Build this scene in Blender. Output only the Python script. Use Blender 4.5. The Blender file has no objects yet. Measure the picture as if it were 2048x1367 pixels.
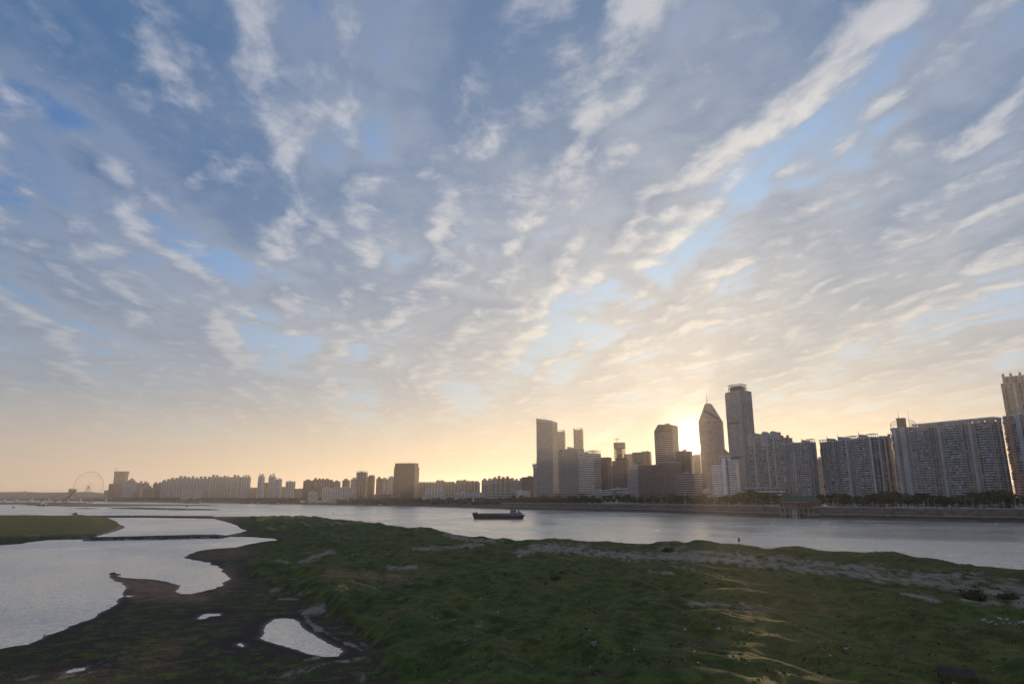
import bpy, bmesh, math, random
import numpy as np
from mathutils import Vector, Matrix

rng = random.Random(7)
nrg = np.random.default_rng(7)
scene = bpy.context.scene
C = scene.collection

# ------------------------------------------------------------------ camera
F_PX, CAM_H, PITCH = 1320.0, 25.0, math.radians(13.26)   # photo pixels are 2048 wide
cam_d = bpy.data.cameras.new('camera')
cam = bpy.data.objects.new('camera', cam_d)
C.objects.link(cam)
cam.location = (0, 0, CAM_H)
cam.rotation_euler = (math.pi / 2 + PITCH, 0, 0)
cam_d.sensor_width = 36.0
cam_d.lens = 36.0 * F_PX / 2048.0
cam_d.clip_start, cam_d.clip_end = 0.5, 60000.0
scene.camera = cam
EXPOSURE = 0.30
HAZE = 0.55e-4      # density of the evening haze, per metre


def ray(px, py):
    """direction of a photo pixel in the world"""
    a, b = (px - 1024.0) / F_PX, (683.5 - py) / F_PX
    c, s = math.cos(PITCH), math.sin(PITCH)
    return Vector((a, c - b * s, s + b * c))


def at_z(px, py, z=0.0):
    """the point at height z that stands behind a photo pixel"""
    d = ray(px, py)
    t = (z - CAM_H) / d.z
    return Vector((d.x * t, d.y * t, z))


def at_y(px, py, y):
    """the point at distance y along the view that stands behind a photo pixel"""
    d = ray(px, py)
    t = y / d.y
    return Vector((d.x * t, y, CAM_H + d.z * t))


# ------------------------------------------------------------------ sky and sun
SUN_DIR = ray(1383, 893).normalized()
SUN_EL = math.asin(SUN_DIR.z)
SUN_AZ = math.atan2(SUN_DIR.x, SUN_DIR.y)          # clockwise from +Y


class Nodes:
    """small helper that wires shader nodes"""
    def __init__(self, tree):
        self.t = tree

    def n(self, kind, **kw):
        nd = self.t.nodes.new(kind)
        for k, v in kw.items():
            setattr(nd, k, v)
        return nd

    def put(self, sock, v):
        if isinstance(v, bpy.types.NodeSocket):
            self.t.links.new(v, sock)
        elif v is not None:
            sock.default_value = v

    def math(self, op, a, b=None, c=None, clamp=False):
        nd = self.n('ShaderNodeMath', operation=op, use_clamp=clamp)
        for i, v in enumerate((a, b, c)):
            self.put(nd.inputs[i], v)
        return nd.outputs[0]

    def vec(self, op, a, b=None):
        nd = self.n('ShaderNodeVectorMath', operation=op)
        self.put(nd.inputs[0], a)
        if b is not None:
            self.put(nd.inputs[3 if op == 'SCALE' else 1], b)
        return nd.outputs['Value'] if op in ('DOT_PRODUCT', 'LENGTH') else nd.outputs[0]

    def noise(self, v, scale, detail=4, rough=.5, distort=0.0, dims='3D', lac=2.0):
        nd = self.n('ShaderNodeTexNoise', noise_dimensions=dims)
        self.put(nd.inputs['Vector'], v)
        nd.inputs['Scale'].default_value = scale
        nd.inputs['Detail'].default_value = detail
        nd.inputs['Roughness'].default_value = rough
        nd.inputs['Lacunarity'].default_value = lac
        nd.inputs['Distortion'].default_value = distort
        return nd.outputs[0]

    def ramp(self, v, a, b, lo=0.0, hi=1.0, smooth=True):
        nd = self.n('ShaderNodeMapRange', interpolation_type='SMOOTHSTEP' if smooth else 'LINEAR')
        for i, x in enumerate((v, a, b, lo, hi)):
            self.put(nd.inputs[i], x)
        return nd.outputs[0]

    def mix(self, f, a, b, blend='MIX'):
        nd = self.n('ShaderNodeMix', data_type='RGBA', blend_type=blend)
        self.put(nd.inputs[0], f)
        self.put(nd.inputs[6], a if isinstance(a, bpy.types.NodeSocket) else (*a[:3], 1))
        self.put(nd.inputs[7], b if isinstance(b, bpy.types.NodeSocket) else (*b[:3], 1))
        return nd.outputs[2]

    def scale_col(self, col, f):
        nd = self.n('ShaderNodeVectorMath', operation='SCALE')
        self.put(nd.inputs[0], col)
        self.put(nd.inputs[3], f)
        return nd.outputs[0]


def build_world():
    w = bpy.data.worlds.new('World')
    scene.world = w
    w.use_nodes = True
    t = w.node_tree
    t.nodes.clear()
    N = Nodes(t)
    out = N.n('ShaderNodeOutputWorld')
    bg = N.n('ShaderNodeBackground')
    t.links.new(bg.outputs[0], out.inputs[0])
    sky = N.n('ShaderNodeTexSky', sky_type='NISHITA')
    sky.sun_disc = False
    sky.sun_elevation = SUN_EL
    sky.sun_rotation = SUN_AZ
    sky.altitude = 0
    sky.air_density = 1.0
    sky.dust_density = 1.6
    sky.ozone_density = 2.2
    d = N.n('ShaderNodeTexCoord').outputs['Generated']
    sep = N.n('ShaderNodeSeparateXYZ')
    t.links.new(d, sep.inputs[0])
    x, y, z = sep.outputs
    zc = N.math('MAXIMUM', z, 0.0)
    # --- cloud sheet: the view direction cut with a flat layer of cloud
    den = N.math('ADD', zc, 0.055)
    px, py = N.math('DIVIDE', x, den), N.math('DIVIDE', y, den)
    a = math.radians(-9)                    # the streets of cloud run this way
    ca, sa = math.cos(a), math.sin(a)
    u = N.math('ADD', N.math('MULTIPLY', px, ca), N.math('MULTIPLY', py, -sa))   # across the streets
    v = N.math('ADD', N.math('MULTIPLY', px, sa), N.math('MULTIPLY', py, ca))    # along them

    def comb(a_, b_, c_):
        c = N.n('ShaderNodeCombineXYZ')
        for i, k in enumerate((a_, b_, c_)):
            N.put(c.inputs[i], k)
        return c.outputs[0]

    mul = lambda p, q: N.math('MULTIPLY', p, q)
    wob = N.math('SUBTRACT', N.noise(comb(u, mul(v, .5), 5.1), 1.1, 2, .5), .5)
    u2 = N.math('ADD', u, mul(wob, .45))

    def sheet(du, dv):
        uu, vv = N.math('ADD', u2, du), N.math('ADD', v, dv)
        street = N.noise(comb(mul(uu, 2.9), mul(vv, .62), SEED[0]), 1.0, 1.0, .4, .1)
        ripple = N.noise(comb(mul(uu, 5.4), mul(vv, 2.7), SEED[1]), 1.0, 1.5, .45, .25)
        lump = N.noise(comb(mul(uu, 11.0), mul(vv, 8.0), SEED[2]), 1.0, 5.0, .60, .3)
        return N.math('ADD', N.math('ADD', mul(street, .41), mul(ripple, .36)), mul(lump, .23))

    n0 = sheet(0.0, 0.0)
    n1 = sheet(.07, .06)                             # one step towards the sun
    cover = N.ramp(n0, .365, .485)                    # how much cloud hides the sky
    thick = N.ramp(n0, .43, .62)                      # how thick it is
    side = N.ramp(N.math('SUBTRACT', n0, n1), -.015, .145)   # faces turned to the sun
    # --- angle to the sun
    sd = N.n('ShaderNodeCombineXYZ')
    for i in range(3):
        sd.inputs[i].default_value = SUN_DIR[i]
    cs = N.math('MAXIMUM', N.vec('DOT_PRODUCT', d, sd.outputs[0]), 0.0)
    glow_w = N.math('POWER', cs, 6.0)
    glow_v = N.math('POWER', cs, 3.0)
    glow_m = N.math('POWER', cs, 45.0)
    glow_s = N.math('POWER', cs, 1800.0)
    disc = N.ramp(cs, math.cos(math.radians(.85)), math.cos(math.radians(.40)))
    # --- colours (radiance for exposure 0)
    K = SKY_K
    clear = N.mix(1.0, N.scale_col(sky.outputs[0], K['sky']), K['tint'], 'MULTIPLY')
    clear = N.mix(N.math('MULTIPLY', N.math('POWER', cs, 4.0), .92), clear, K['clear_sun'])
    lowf = N.math('POWER', N.math('SUBTRACT', 1.0, zc), 5.0)
    back = N.ramp(N.vec('DOT_PRODUCT', d, sd.outputs[0]), .35, -.55)     # clouds lit from the front, behind the camera
    dark = N.mix(glow_w, N.mix(back, K['dark_far'], K['dark_back']), K['dark_sun'])
    dark = N.mix(N.math('MULTIPLY', lowf, .85), dark, N.mix(glow_v, K['low_far'], K['low_sun']))
    lit = N.mix(glow_w, N.mix(back, K['lit_far'], K['lit_back']), K['lit_sun'])
    lit = N.mix(N.math('MULTIPLY', lowf, .7), lit, N.mix(glow_v, K['low_far'], K['low_sun']))
    f_lit = N.math('ADD', N.math('MULTIPLY', N.math('SUBTRACT', 1.0, thick), .30), N.math('MULTIPLY', side, .85), clamp=True)
    cloud = N.mix(f_lit, dark, lit)
    col = N.mix(N.math('MULTIPLY', cover, .82), clear, cloud)
    mid = N.ramp(z, .06, .42, .60, 0.0)
    col = N.mix(mid, col, N.mix(glow_v, K['mid_far'], K['mid_sun']))
    # low air near the horizon hides the clouds
    hz = N.ramp(z, -.02, .17, 1.0, 0.0)
    col = N.mix(N.math('MULTIPLY', hz, .92), col, N.mix(N.math('POWER', cs, 2.6), K['haze_far'], K['haze_sun']))
    g1 = N.n('ShaderNodeRGB'); g1.outputs[0].default_value = (*K['glow_m'], 1)
    g2 = N.n('ShaderNodeRGB'); g2.outputs[0].default_value = (*K['glow_s'], 1)
    g3 = N.n('ShaderNodeRGB'); g3.outputs[0].default_value = (*K['disc'], 1)
    col = N.vec('ADD', col, N.scale_col(g1.outputs[0], glow_m))
    col = N.vec('ADD', col, N.scale_col(g2.outputs[0], glow_s))
    col = N.vec('ADD', col, N.scale_col(g3.outputs[0], disc))
    t.links.new(col, bg.inputs[0])
    bg.inputs[1].default_value = 1.0
    w.cycles.sampling_method = 'MANUAL'
    w.cycles.sample_map_resolution = 1024
    return w


SEED = (21.5, 7.7, 2.2)
SKY_K = dict(
    sky=0.15, tint=(.50, .90, 1.45), clear_sun=(.36, .47, .60),
    dark_far=(.056, .128, .255), dark_sun=(.235, .265, .315), dark_back=(.19, .23, .31),
    lit_far=(.43, .44, .49), lit_sun=(.84, .76, .63), lit_back=(.52, .51, .53),
    low_far=(.27, .275, .29), low_sun=(.52, .46, .37),
    mid_far=(.235, .275, .32), mid_sun=(.52, .475, .40),
    haze_far=(.43, .335, .285), haze_sun=(.92, .67, .36),
    glow_m=(.10, .07, .03), glow_s=(2.4, 1.7, .8), disc=(30., 23., 13.))
build_world()

sun_d = bpy.data.lights.new('sun', 'SUN')
sun = bpy.data.objects.new('sun', sun_d)
C.objects.link(sun)
sun.rotation_euler = (-SUN_DIR).to_track_quat('-Z', 'Y').to_euler()
sun_d.energy = 4.5
sun_d.angle = math.radians(.53)
sun_d.color = (1.0, .66, .36)

vs = scene.view_settings
vs.view_transform, vs.look, vs.gamma, vs.exposure = 'Standard', 'None', 1.0, EXPOSURE
vs.use_curve_mapping = False
cy = scene.cycles
cy.use_denoising = True
cy.max_bounces, cy.diffuse_bounces, cy.glossy_bounces = 5, 2, 3
cy.transmission_bounces, cy.transparent_max_bounces, cy.volume_bounces = 2, 8, 0

# ------------------------------------------------------------------ helpers
def tag(o, label=None, cat=None, group=None, kind=None):
    for k, v in (('label', label), ('category', cat), ('group', group), ('kind', kind)):
        if v:
            o[k] = v
    return o


def empty(name, loc=(0, 0, 0), rz=0.0):
    o = bpy.data.objects.new(name, None)
    o.location, o.rotation_euler = loc, (0, 0, rz)
    o.empty_display_size = 1.0
    C.objects.link(o)
    return o


class MB:
    """collects faces of one mesh"""
    def __init__(self):
        self.v, self.f, self.m = [], [], []

    def face(self, pts, m=0):
        i = len(self.v)
        self.v.extend([tuple(p) for p in pts])
        self.f.append(tuple(range(i, i + len(pts))))
        self.m.append(m)

    def hexa(self, p, m=0, bottom=True):
        """p: four base points then four top points"""
        i = len(self.v)
        self.v.extend([tuple(q) for q in p])
        fs = [(4, 5, 6, 7), (0, 1, 5, 4), (1, 2, 6, 5), (2, 3, 7, 6), (3, 0, 4, 7)]
        if bottom:
            fs.append((3, 2, 1, 0))
        for f in fs:
            self.f.append(tuple(i + k for k in f))
            self.m.append(m)

    def box(self, x0, x1, y0, y1, z0, z1, m=0, taper=0.0):
        t = taper
        self.hexa([(x0, y0, z0), (x1, y0, z0), (x1, y1, z0), (x0, y1, z0),
                   (x0 + t, y0 + t, z1), (x1 - t, y0 + t, z1), (x1 - t, y1 - t, z1), (x0 + t, y1 - t, z1)], m)

    def bar(self, a, b, r, m=0, sides=4, r2=None):
        a, b = Vector(a), Vector(b)
        r2 = r if r2 is None else r2
        d = (b - a).normalized()
        s = d.cross(Vector((0, 0, 1)))
        if s.length < 1e-4:
            s = Vector((1, 0, 0))
        s.normalize()
        t = d.cross(s)
        i = len(self.v)
        for c, rr in ((a, r), (b, r2)):
            for k in range(sides):
                q = 2 * math.pi * (k + .5) / sides
                self.v.append(tuple(c + s * (rr * math.cos(q)) + t * (rr * math.sin(q))))
        for k in range(sides):
            j = (k + 1) % sides
            self.f.append((i + k, i + j, i + sides + j, i + sides + k))
            self.m.append(m)
        self.f.append(tuple(i + k for k in reversed(range(sides))))
        self.f.append(tuple(i + sides + k for k in range(sides)))
        self.m += [m, m]

    def prism(self, pts, z0, z1, m=0, top=True):
        """vertical prism over a counter-clockwise outline"""
        n = len(pts)
        i = len(self.v)
        self.v.extend([(p[0], p[1], z0) for p in pts] + [(p[0], p[1], z1) for p in pts])
        for k in range(n):
            j = (k + 1) % n
            self.f.append((i + k, i + j, i + n + j, i + n + k))
            self.m.append(m)
        if top:
            self.f.append(tuple(i + n + k for k in range(n)))
            self.m.append(m)

    def loft(self, rings, m=0, cap=True):
        n = len(rings[0])
        i = len(self.v)
        for r in rings:
            self.v.extend([tuple(p) for p in r])
        for a in range(len(rings) - 1):
            for k in range(n):
                j = (k + 1) % n
                self.f.append((i + a * n + k, i + a * n + j, i + (a + 1) * n + j, i + (a + 1) * n + k))
                self.m.append(m)
        if cap:
            self.f.append(tuple(i + k for k in reversed(range(n))))
            self.f.append(tuple(i + (len(rings) - 1) * n + k for k in range(n)))
            self.m += [m, m]

    def mesh(self, name, mats, smooth=False):
        me = bpy.data.meshes.new(name)
        me.from_pydata(self.v, [], self.f)
        for x in mats if isinstance(mats, (list, tuple)) else [mats]:
            me.materials.append(x)
        if max(self.m, default=0):
            me.polygons.foreach_set('material_index', self.m)
        if smooth:
            me.polygons.foreach_set('use_smooth', [True] * len(self.f))
        me.update()
        return me

    def build(self, name, mats, parent=None, smooth=False, kind=None):
        o = bpy.data.objects.new(name, self.mesh(name, mats, smooth))
        C.objects.link(o)
        if parent is not None:
            o.parent = parent
        if kind:
            o['kind'] = kind
        return o


def link_mesh(name, me, parent=None, loc=(0, 0, 0), rz=0.0, sc=1.0):
    o = bpy.data.objects.new(name, me)
    o.location, o.rotation_euler = loc, (0, 0, rz)
    o.scale = (sc, sc, sc) if isinstance(sc, (int, float)) else sc
    C.objects.link(o)
    if parent is not None:
        o.parent = parent
    return o


def mat(name, col, rough=.7, var=.15, scale=.4, spec=.3, metal=0.0, stretch=(1, 1, 1)):
    """plain surface with procedural mottling"""
    m = bpy.data.materials.new(name)
    m.use_nodes = True
    t = m.node_tree
    N = Nodes(t)
    b = t.nodes['Principled BSDF']
    tc = N.n('ShaderNodeTexCoord').outputs['Object']
    mp = N.n('ShaderNodeMapping')
    mp.inputs['Scale'].default_value = stretch
    t.links.new(tc, mp.inputs[0])
    n = N.noise(mp.outputs[0], scale, 5, .6)
    f = N.ramp(n, .3, .7, 1.0 - var, 1.0 + var)
    t.links.new(N.scale_col(N.mix(0.0, col, col), f), b.inputs['Base Color'])
    b.inputs['Roughness'].default_value = rough
    b.inputs['Specular IOR Level'].default_value = spec
    b.inputs['Metallic'].default_value = metal
    return m


def perlin(x, y, seed=0):
    r = np.random.default_rng(seed)
    perm = r.permutation(256)
    ang = r.random(256) * 2 * np.pi
    gx, gy = np.cos(ang), np.sin(ang)
    xi, yi = np.floor(x).astype(np.int64), np.floor(y).astype(np.int64)
    xf, yf = x - xi, y - yi
    fu, fv = xf ** 3 * (xf * (xf * 6 - 15) + 10), yf ** 3 * (yf * (yf * 6 - 15) + 10)

    def g(i, j, dx, dy):
        h = perm[(perm[i & 255] + j) & 255]
        return gx[h] * dx + gy[h] * dy
    a = g(xi, yi, xf, yf)
    b = g(xi + 1, yi, xf - 1, yf)
    c = g(xi, yi + 1, xf, yf - 1)
    d = g(xi + 1, yi + 1, xf - 1, yf - 1)
    return 1.5 * (a + fu * (b - a) + fv * (c + fu * (d - c) - a - fu * (b - a)))


def fbm(x, y, octaves=4, seed=0, gain=.5):
    s, amp, tot = 0.0, 1.0, 0.0
    for k in range(octaves):
        s = s + amp * perlin(x * 2 ** k, y * 2 ** k, seed + k)
        tot += amp
        amp *= gain
    return s / tot


def sstep(x, a, b):
    t = np.clip((x - a) / (b - a), 0, 1)
    return t * t * (3 - 2 * t)


def poly_sd(X, Y, pts):
    """signed distance to an outline, positive inside"""
    d2 = np.full(X.shape, 1e18)
    ins = np.zeros(X.shape, bool)
    n = len(pts)
    for k in range(n):
        ax, ay = pts[k][0], pts[k][1]
        bx, by = pts[(k + 1) % n][0], pts[(k + 1) % n][1]
        ex, ey = bx - ax, by - ay
        L = ex * ex + ey * ey + 1e-12
        t = np.clip(((X - ax) * ex + (Y - ay) * ey) / L, 0, 1)
        d2 = np.minimum(d2, (X - ax - t * ex) ** 2 + (Y - ay - t * ey) ** 2)
        if ay != by:
            c = ((ay > Y) != (by > Y)) & (X < ex * (Y - ay) / (by - ay) + ax)
            ins ^= c
    d = np.sqrt(d2)
    return np.where(ins, d, -d)


def line_d(X, Y, pts):
    d2 = np.full(X.shape, 1e18)
    for k in range(len(pts) - 1):
        ax, ay = pts[k][:2]
        ex, ey = pts[k + 1][0] - ax, pts[k + 1][1] - ay
        t = np.clip(((X - ax) * ex + (Y - ay) * ey) / (ex * ex + ey * ey + 1e-12), 0, 1)
        d2 = np.minimum(d2, (X - ax - t * ex) ** 2 + (Y - ay - t * ey) ** 2)
    return np.sqrt(d2)


def P(pts, z=0.0):
    """outline in photo pixels (px, py[, z]) -> ground points"""
    return [at_z(p[0], p[1], p[2] if len(p) > 2 else z) for p in pts]


# ------------------------------------------------------------------ ground
RIVER_SIDE = [(405, 1031), (470, 1030.5), (580, 1031), (640, 1034), (700, 1040), (760, 1045), (800, 1051), (830, 1057), (885, 1058.5),
              (899, 1065), (930, 1071), (990, 1078), (1100, 1080), (1180, 1082), (1240, 1084.5), (1330, 1085.5), (1400, 1084), (1450, 1086.5),
              (1500, 1090), (1620, 1097), (1660, 1103), (1750, 1108), (1900, 1122), (2048, 1138), (2300, 1165), (2900, 1230)]
INLET = [(-500, 1400), (-150, 1322), (0, 1297), (30, 1291), (55, 1288), (72, 1279), (90, 1272), (130, 1257), (150, 1247), (172, 1239), (195, 1230),
         (215, 1220), (232, 1206), (245, 1192), (252, 1180), (250, 1171), (238, 1163), (222, 1157), (219, 1151), (228, 1150), (246, 1154),
         (272, 1156), (300, 1157), (322, 1160), (340, 1164), (357, 1169), (354, 1179), (360, 1187), (380, 1187), (408, 1182), (434, 1174),
         (448, 1166), (460, 1156), (452, 1147), (440, 1141), (446, 1138), (430, 1131), (415, 1124), (400, 1121), (385, 1119), (366, 1114),
         (382, 1107), (400, 1100), (430, 1096.5), (470, 1094.5), (500, 1087), (530, 1082), (557, 1079), (540, 1076), (500, 1073.5), (456, 1072.5),
         (440, 1071.5), (456, 1069), (478, 1065), (492, 1061), (478, 1055), (474, 1050), (460, 1046), (445, 1041), (428, 1037), (405, 1034)]
land_main = P(RIVER_SIDE, 1.2) + [Vector((420, 20, 0)), Vector((420, -120, 0)), Vector((-200, -120, 0)), Vector((-200, 60, 0))] + P(INLET)
land_left = P([(-500, 1096), (-200, 1094), (0, 1090), (40, 1087), (64, 1083), (100, 1079), (140, 1078.5), (176, 1078), (196, 1071), (216, 1066), (236, 1060),
               (247, 1056), (251, 1053), (240, 1048), (236, 1044), (226, 1039), (214, 1034.5)]) + P([(192, 1031), (100, 1030), (0, 1030), (-500, 1032)], 1.2)
dike = P([(150, 1034.2), (300, 1034.5), (430, 1036.5)]) + P([(430, 1030), (300, 1029.5), (150, 1029.5)], 1.6)
causeway = P([(160, 1081), (250, 1079.5), (330, 1078.5), (400, 1076.5), (442, 1076), (456, 1072.5), (440, 1071), (400, 1071.6), (330, 1073.2), (250, 1075.5), (180, 1077)])
rock_tip = P([(217, 1149), (224, 1151), (236, 1150), (236, 1146), (228, 1144.5), (219, 1145.5)])
LANDS = [land_main, land_left, dike, causeway, rock_tip]
PONDS = [P(p) for p in (
    [(520, 1276), (535, 1281), (565, 1290), (590, 1297), (620, 1307), (650, 1312.5), (675, 1311), (685, 1303), (680, 1296), (660, 1288), (640, 1277),
     (620, 1264), (606, 1256), (597, 1243), (588, 1237), (565, 1235.5), (550, 1237), (538, 1245), (530, 1251), (528, 1260), (527, 1268)],
    [(394, 1237), (402, 1230), (412, 1226.5), (440, 1226), (440, 1230), (420, 1231.5), (408, 1236.5)],
    [(474, 1287), (480, 1285), (488, 1290), (486, 1293), (478, 1291)],
    [(128, 1343), (150, 1336), (172, 1334), (168, 1339), (140, 1345)],
    [(735, 1106), (752, 1105), (768, 1107.5), (756, 1108.5)],
    [(250, 1190), (262, 1190), (266, 1192), (256, 1193)])]
UPLAND = P([(480, 1034)] + [(a, b - 1) for a, b in RIVER_SIDE[2:]], 2.0) + [Vector((430, 20, 0)), Vector((430, -120, 0)), Vector((-20, -120, 0))] + P(
    [(860, 1460), (800, 1400), (770, 1352), (742, 1330), (752, 1302), (738, 1274), (695, 1250), (658, 1230), (634, 1208), (600, 1195), (556, 1176), (520, 1160),
     (486, 1146), (478, 1128), (496, 1106), (520, 1092), (566, 1084), (620, 1080), (628, 1072), (575, 1067), (512, 1063), (500, 1052), (488, 1044)], 1.2)

SAND = [  # strokes of pale dry sand in photo pixels: points, half width, strength
    ([(1045, 1106), (1066, 1096), (1110, 1094), (1175, 1104)], 9, 1.0),
    ([(1170, 1085), (1165, 1100)], 8, .7),
    ([(1150, 1100), (1270, 1112), (1380, 1113), (1480, 1122), (1600, 1137), (1720, 1148), (1850, 1164), (1960, 1180), (2060, 1196), (2250, 1215)], 9, .9),
    ([(1330, 1100), (1450, 1111), (1560, 1119), (1640, 1128), (1730, 1140), (1800, 1146), (1900, 1152), (2060, 1176), (2250, 1200)], 11, .8),
    ([(1810, 1186), (1850, 1194), (1870, 1200)], 5, .9), ([(1930, 1200), (2000, 1206), (2060, 1212)], 5, .9),
    ([(1360, 1212), (1400, 1208), (1440, 1206), (1500, 1212)], 5, .8),
    ([(1300, 1143), (1345, 1145)], 4, .8), ([(1340, 1131), (1385, 1136)], 4, .7), ([(1290, 1195), (1325, 1199)], 3, .6),
    ([(830, 1097), (880, 1095), (920, 1092), (962, 1088)], 4, .9),
    ([(780, 1134), (830, 1134)], 5, .9), ([(605, 1124), (632, 1112), (660, 1102)], 5, .9), ([(555, 1121), (572, 1124), (560, 1118)], 4, .8),
    ([(600, 1106), (625, 1104)], 3, .5), ([(545, 1182), (560, 1178)], 5, .6), ([(560, 1196), (596, 1198)], 2.5, .9), ([(595, 1186), (620, 1184)], 4, .7),
    ([(612, 1224), (630, 1217), (642, 1216)], 8, 1.0), ([(612, 1232), (622, 1246), (640, 1258)], 4, 1.0),
    ([(640, 1258), (672, 1276), (705, 1290), (728, 1302)], 3, .8), ([(728, 1288), (745, 1302), (732, 1312), (715, 1317)], 4, .7),
    ([(612, 1320), (640, 1313)], 3, .9), ([(676, 1321), (695, 1321)], 2.5, .9),
    ([(540, 1346), (580, 1348), (615, 1336), (630, 1330)], 9, .6), ([(715, 1334), (718, 1350), (724, 1362)], 5, .6), ([(795, 1343), (800, 1338)], 6, .6),
    ([(890, 1066), (910, 1074), (950, 1079), (1000, 1082)], 4, .9), ([(640, 1068), (720, 1073)], 6, .45), ([(680, 1075), (740, 1078)], 5, .4),
    ([(800, 1195), (840, 1205)], 6, .35), ([(855, 1226), (900, 1240), (970, 1252)], 12, .45), ([(520, 1050), (575, 1052)], 2, .5),
    ([(30, 1355), (100, 1350), (170, 1342), (210, 1330)], 10, .5), ([(820, 1056), (840, 1058)], 3, .6), ([(700, 1110), (740, 1105), (780, 1108)], 4, .4),
    ([(60, 1073), (130, 1070), (180, 1072)], 5, .55), ([(240, 1054), (225, 1062), (195, 1071)], 3.5, .8), ([(120, 1079), (300, 1078), (440, 1075)], 3, .8)]
RUST = [([(250, 1165), (300, 1172), (345, 1180)], 16, 1.0), ([(270, 1190), (330, 1192), (400, 1194)], 8, .7), ([(380, 1112), (430, 1107), (480, 1102)], 9, .35),
        ([(660, 1145), (740, 1150), (800, 1154)], 8, .5), ([(440, 1176), (460, 1160), (455, 1140)], 8, .5), ([(1500, 1210), (1700, 1215)], 10, .25)]
MOUND = [  # soft ridges in photo pixels: points, half width in metres, height in metres
    ([(560, 1090), (600, 1086), (650, 1092)], 14, 1.6), ([(640, 1170), (760, 1180), (860, 1240), (930, 1300), (990, 1367)], 7, 1.5),
    ([(880, 1172), (960, 1190), (1040, 1240), (1110, 1300)], 6, 1.3), ([(760, 1125), (860, 1123), (960, 1130), (1060, 1150), (1200, 1175)], 8, 1.2),
    ([(640, 1160), (700, 1158), (780, 1166), (840, 1178)], 6, .9), ([(900, 1100), (1050, 1115), (1250, 1140), (1500, 1180)], 10, 1.0),
    ([(1000, 1250), (1090, 1245), (1160, 1262), (1250, 1300)], 5, .9), ([(1400, 1330), (1520, 1335), (1600, 1367)], 4, .9),
    ([(760, 1058), (850, 1060), (892, 1060)], 9, 1.6), ([(1200, 1212), (1290, 1208), (1400, 1232), (1520, 1280)], 5, .8),
    ([(1340, 1185), (1450, 1190), (1600, 1215)], 5, .6)]


def terrain_height(X, Y, fine=True):
    wx = X + 1.6 * fbm(X / 9, Y / 9, 3, 50) + .5 * fbm(X / 2.1, Y / 2.1, 2, 57)
    wy = Y + 1.6 * fbm(X / 9, Y / 9, 3, 61) * np.clip(Y / 250, .5, 3)
    sd = np.full(X.shape, -1e9)
    for L in LANDS:
        sd = np.maximum(sd, poly_sd(wx, wy, L))
    for p in PONDS:
        sd = np.minimum(sd, -poly_sd(X + .35 * fbm(X / 1.6, Y / 1.6, 2, 90), Y + .35 * fbm(X / 1.6, Y / 1.6, 2, 91), p))
    up = poly_sd(wx, wy, UPLAND)
    U = sstep(up, -.6, 4.0 + np.clip((Y - 150) / 60, 0, 8))
    UL = sstep(poly_sd(X, Y, land_left), 1.0, 26.0)
    along, across = (X * .42 - Y * .907), (X * .907 + Y * .42)
    dune = 2.4 * fbm(along / 34, across / 13, 2, 5) + .95 * (.55 - np.abs(fbm(along / 26 + 7, across / 9.5, 2, 15)) * 2.2)
    hum = .55 * fbm(along / 13, across / 6.0, 2, 25)
    for pts, w, h in MOUND:
        dune = dune + 1.1 * h * np.exp(-(line_d(wx, wy, P(pts, 2.4)) / w) ** 2) * .8
    hl = np.maximum(sd, 0)
    z = np.where(sd < 0, np.maximum(sd * .22, -1.4), .32 * (1 - np.exp(-hl / 3.0)) + np.minimum(hl * .012, .5))
    edge = sstep(hl, 0, 7)
    z = z + U * (1.7 + dune) * sstep(hl, 0, 3.5) + U * hum * edge
    z = z + UL * (1.5 + .8 * fbm(X / 60, Y / 60, 3, 33))
    z = z + np.where(sd > 0, (1 - U) * (.16 * fbm(X / 5, Y / 7, 3, 71) + .10 * np.abs(fbm(X / 1.7, Y / 2.2, 2, 73))) * sstep(hl, .6, 5), 0)
    for p in (dike, causeway):
        z = z + np.where(sd > 0, 1.0 * sstep(poly_sd(X, Y, p), 0, 2.5), 0)
    if fine:
        z = z + np.where(sd > .3, (.30 + .7 * U) * .07 * fbm(X / 1.5, Y / 1.3, 3, 81, .6) * sstep(hl, .3, 2), 0)
    z = np.where(sd > 0, np.maximum(z, .015), z)
    return z, sd, np.maximum(U, UL)


def ground_z(x, y):
    z, _, _ = terrain_height(np.array([float(x)]), np.array([float(y)]), False)
    return float(z[0])


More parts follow.
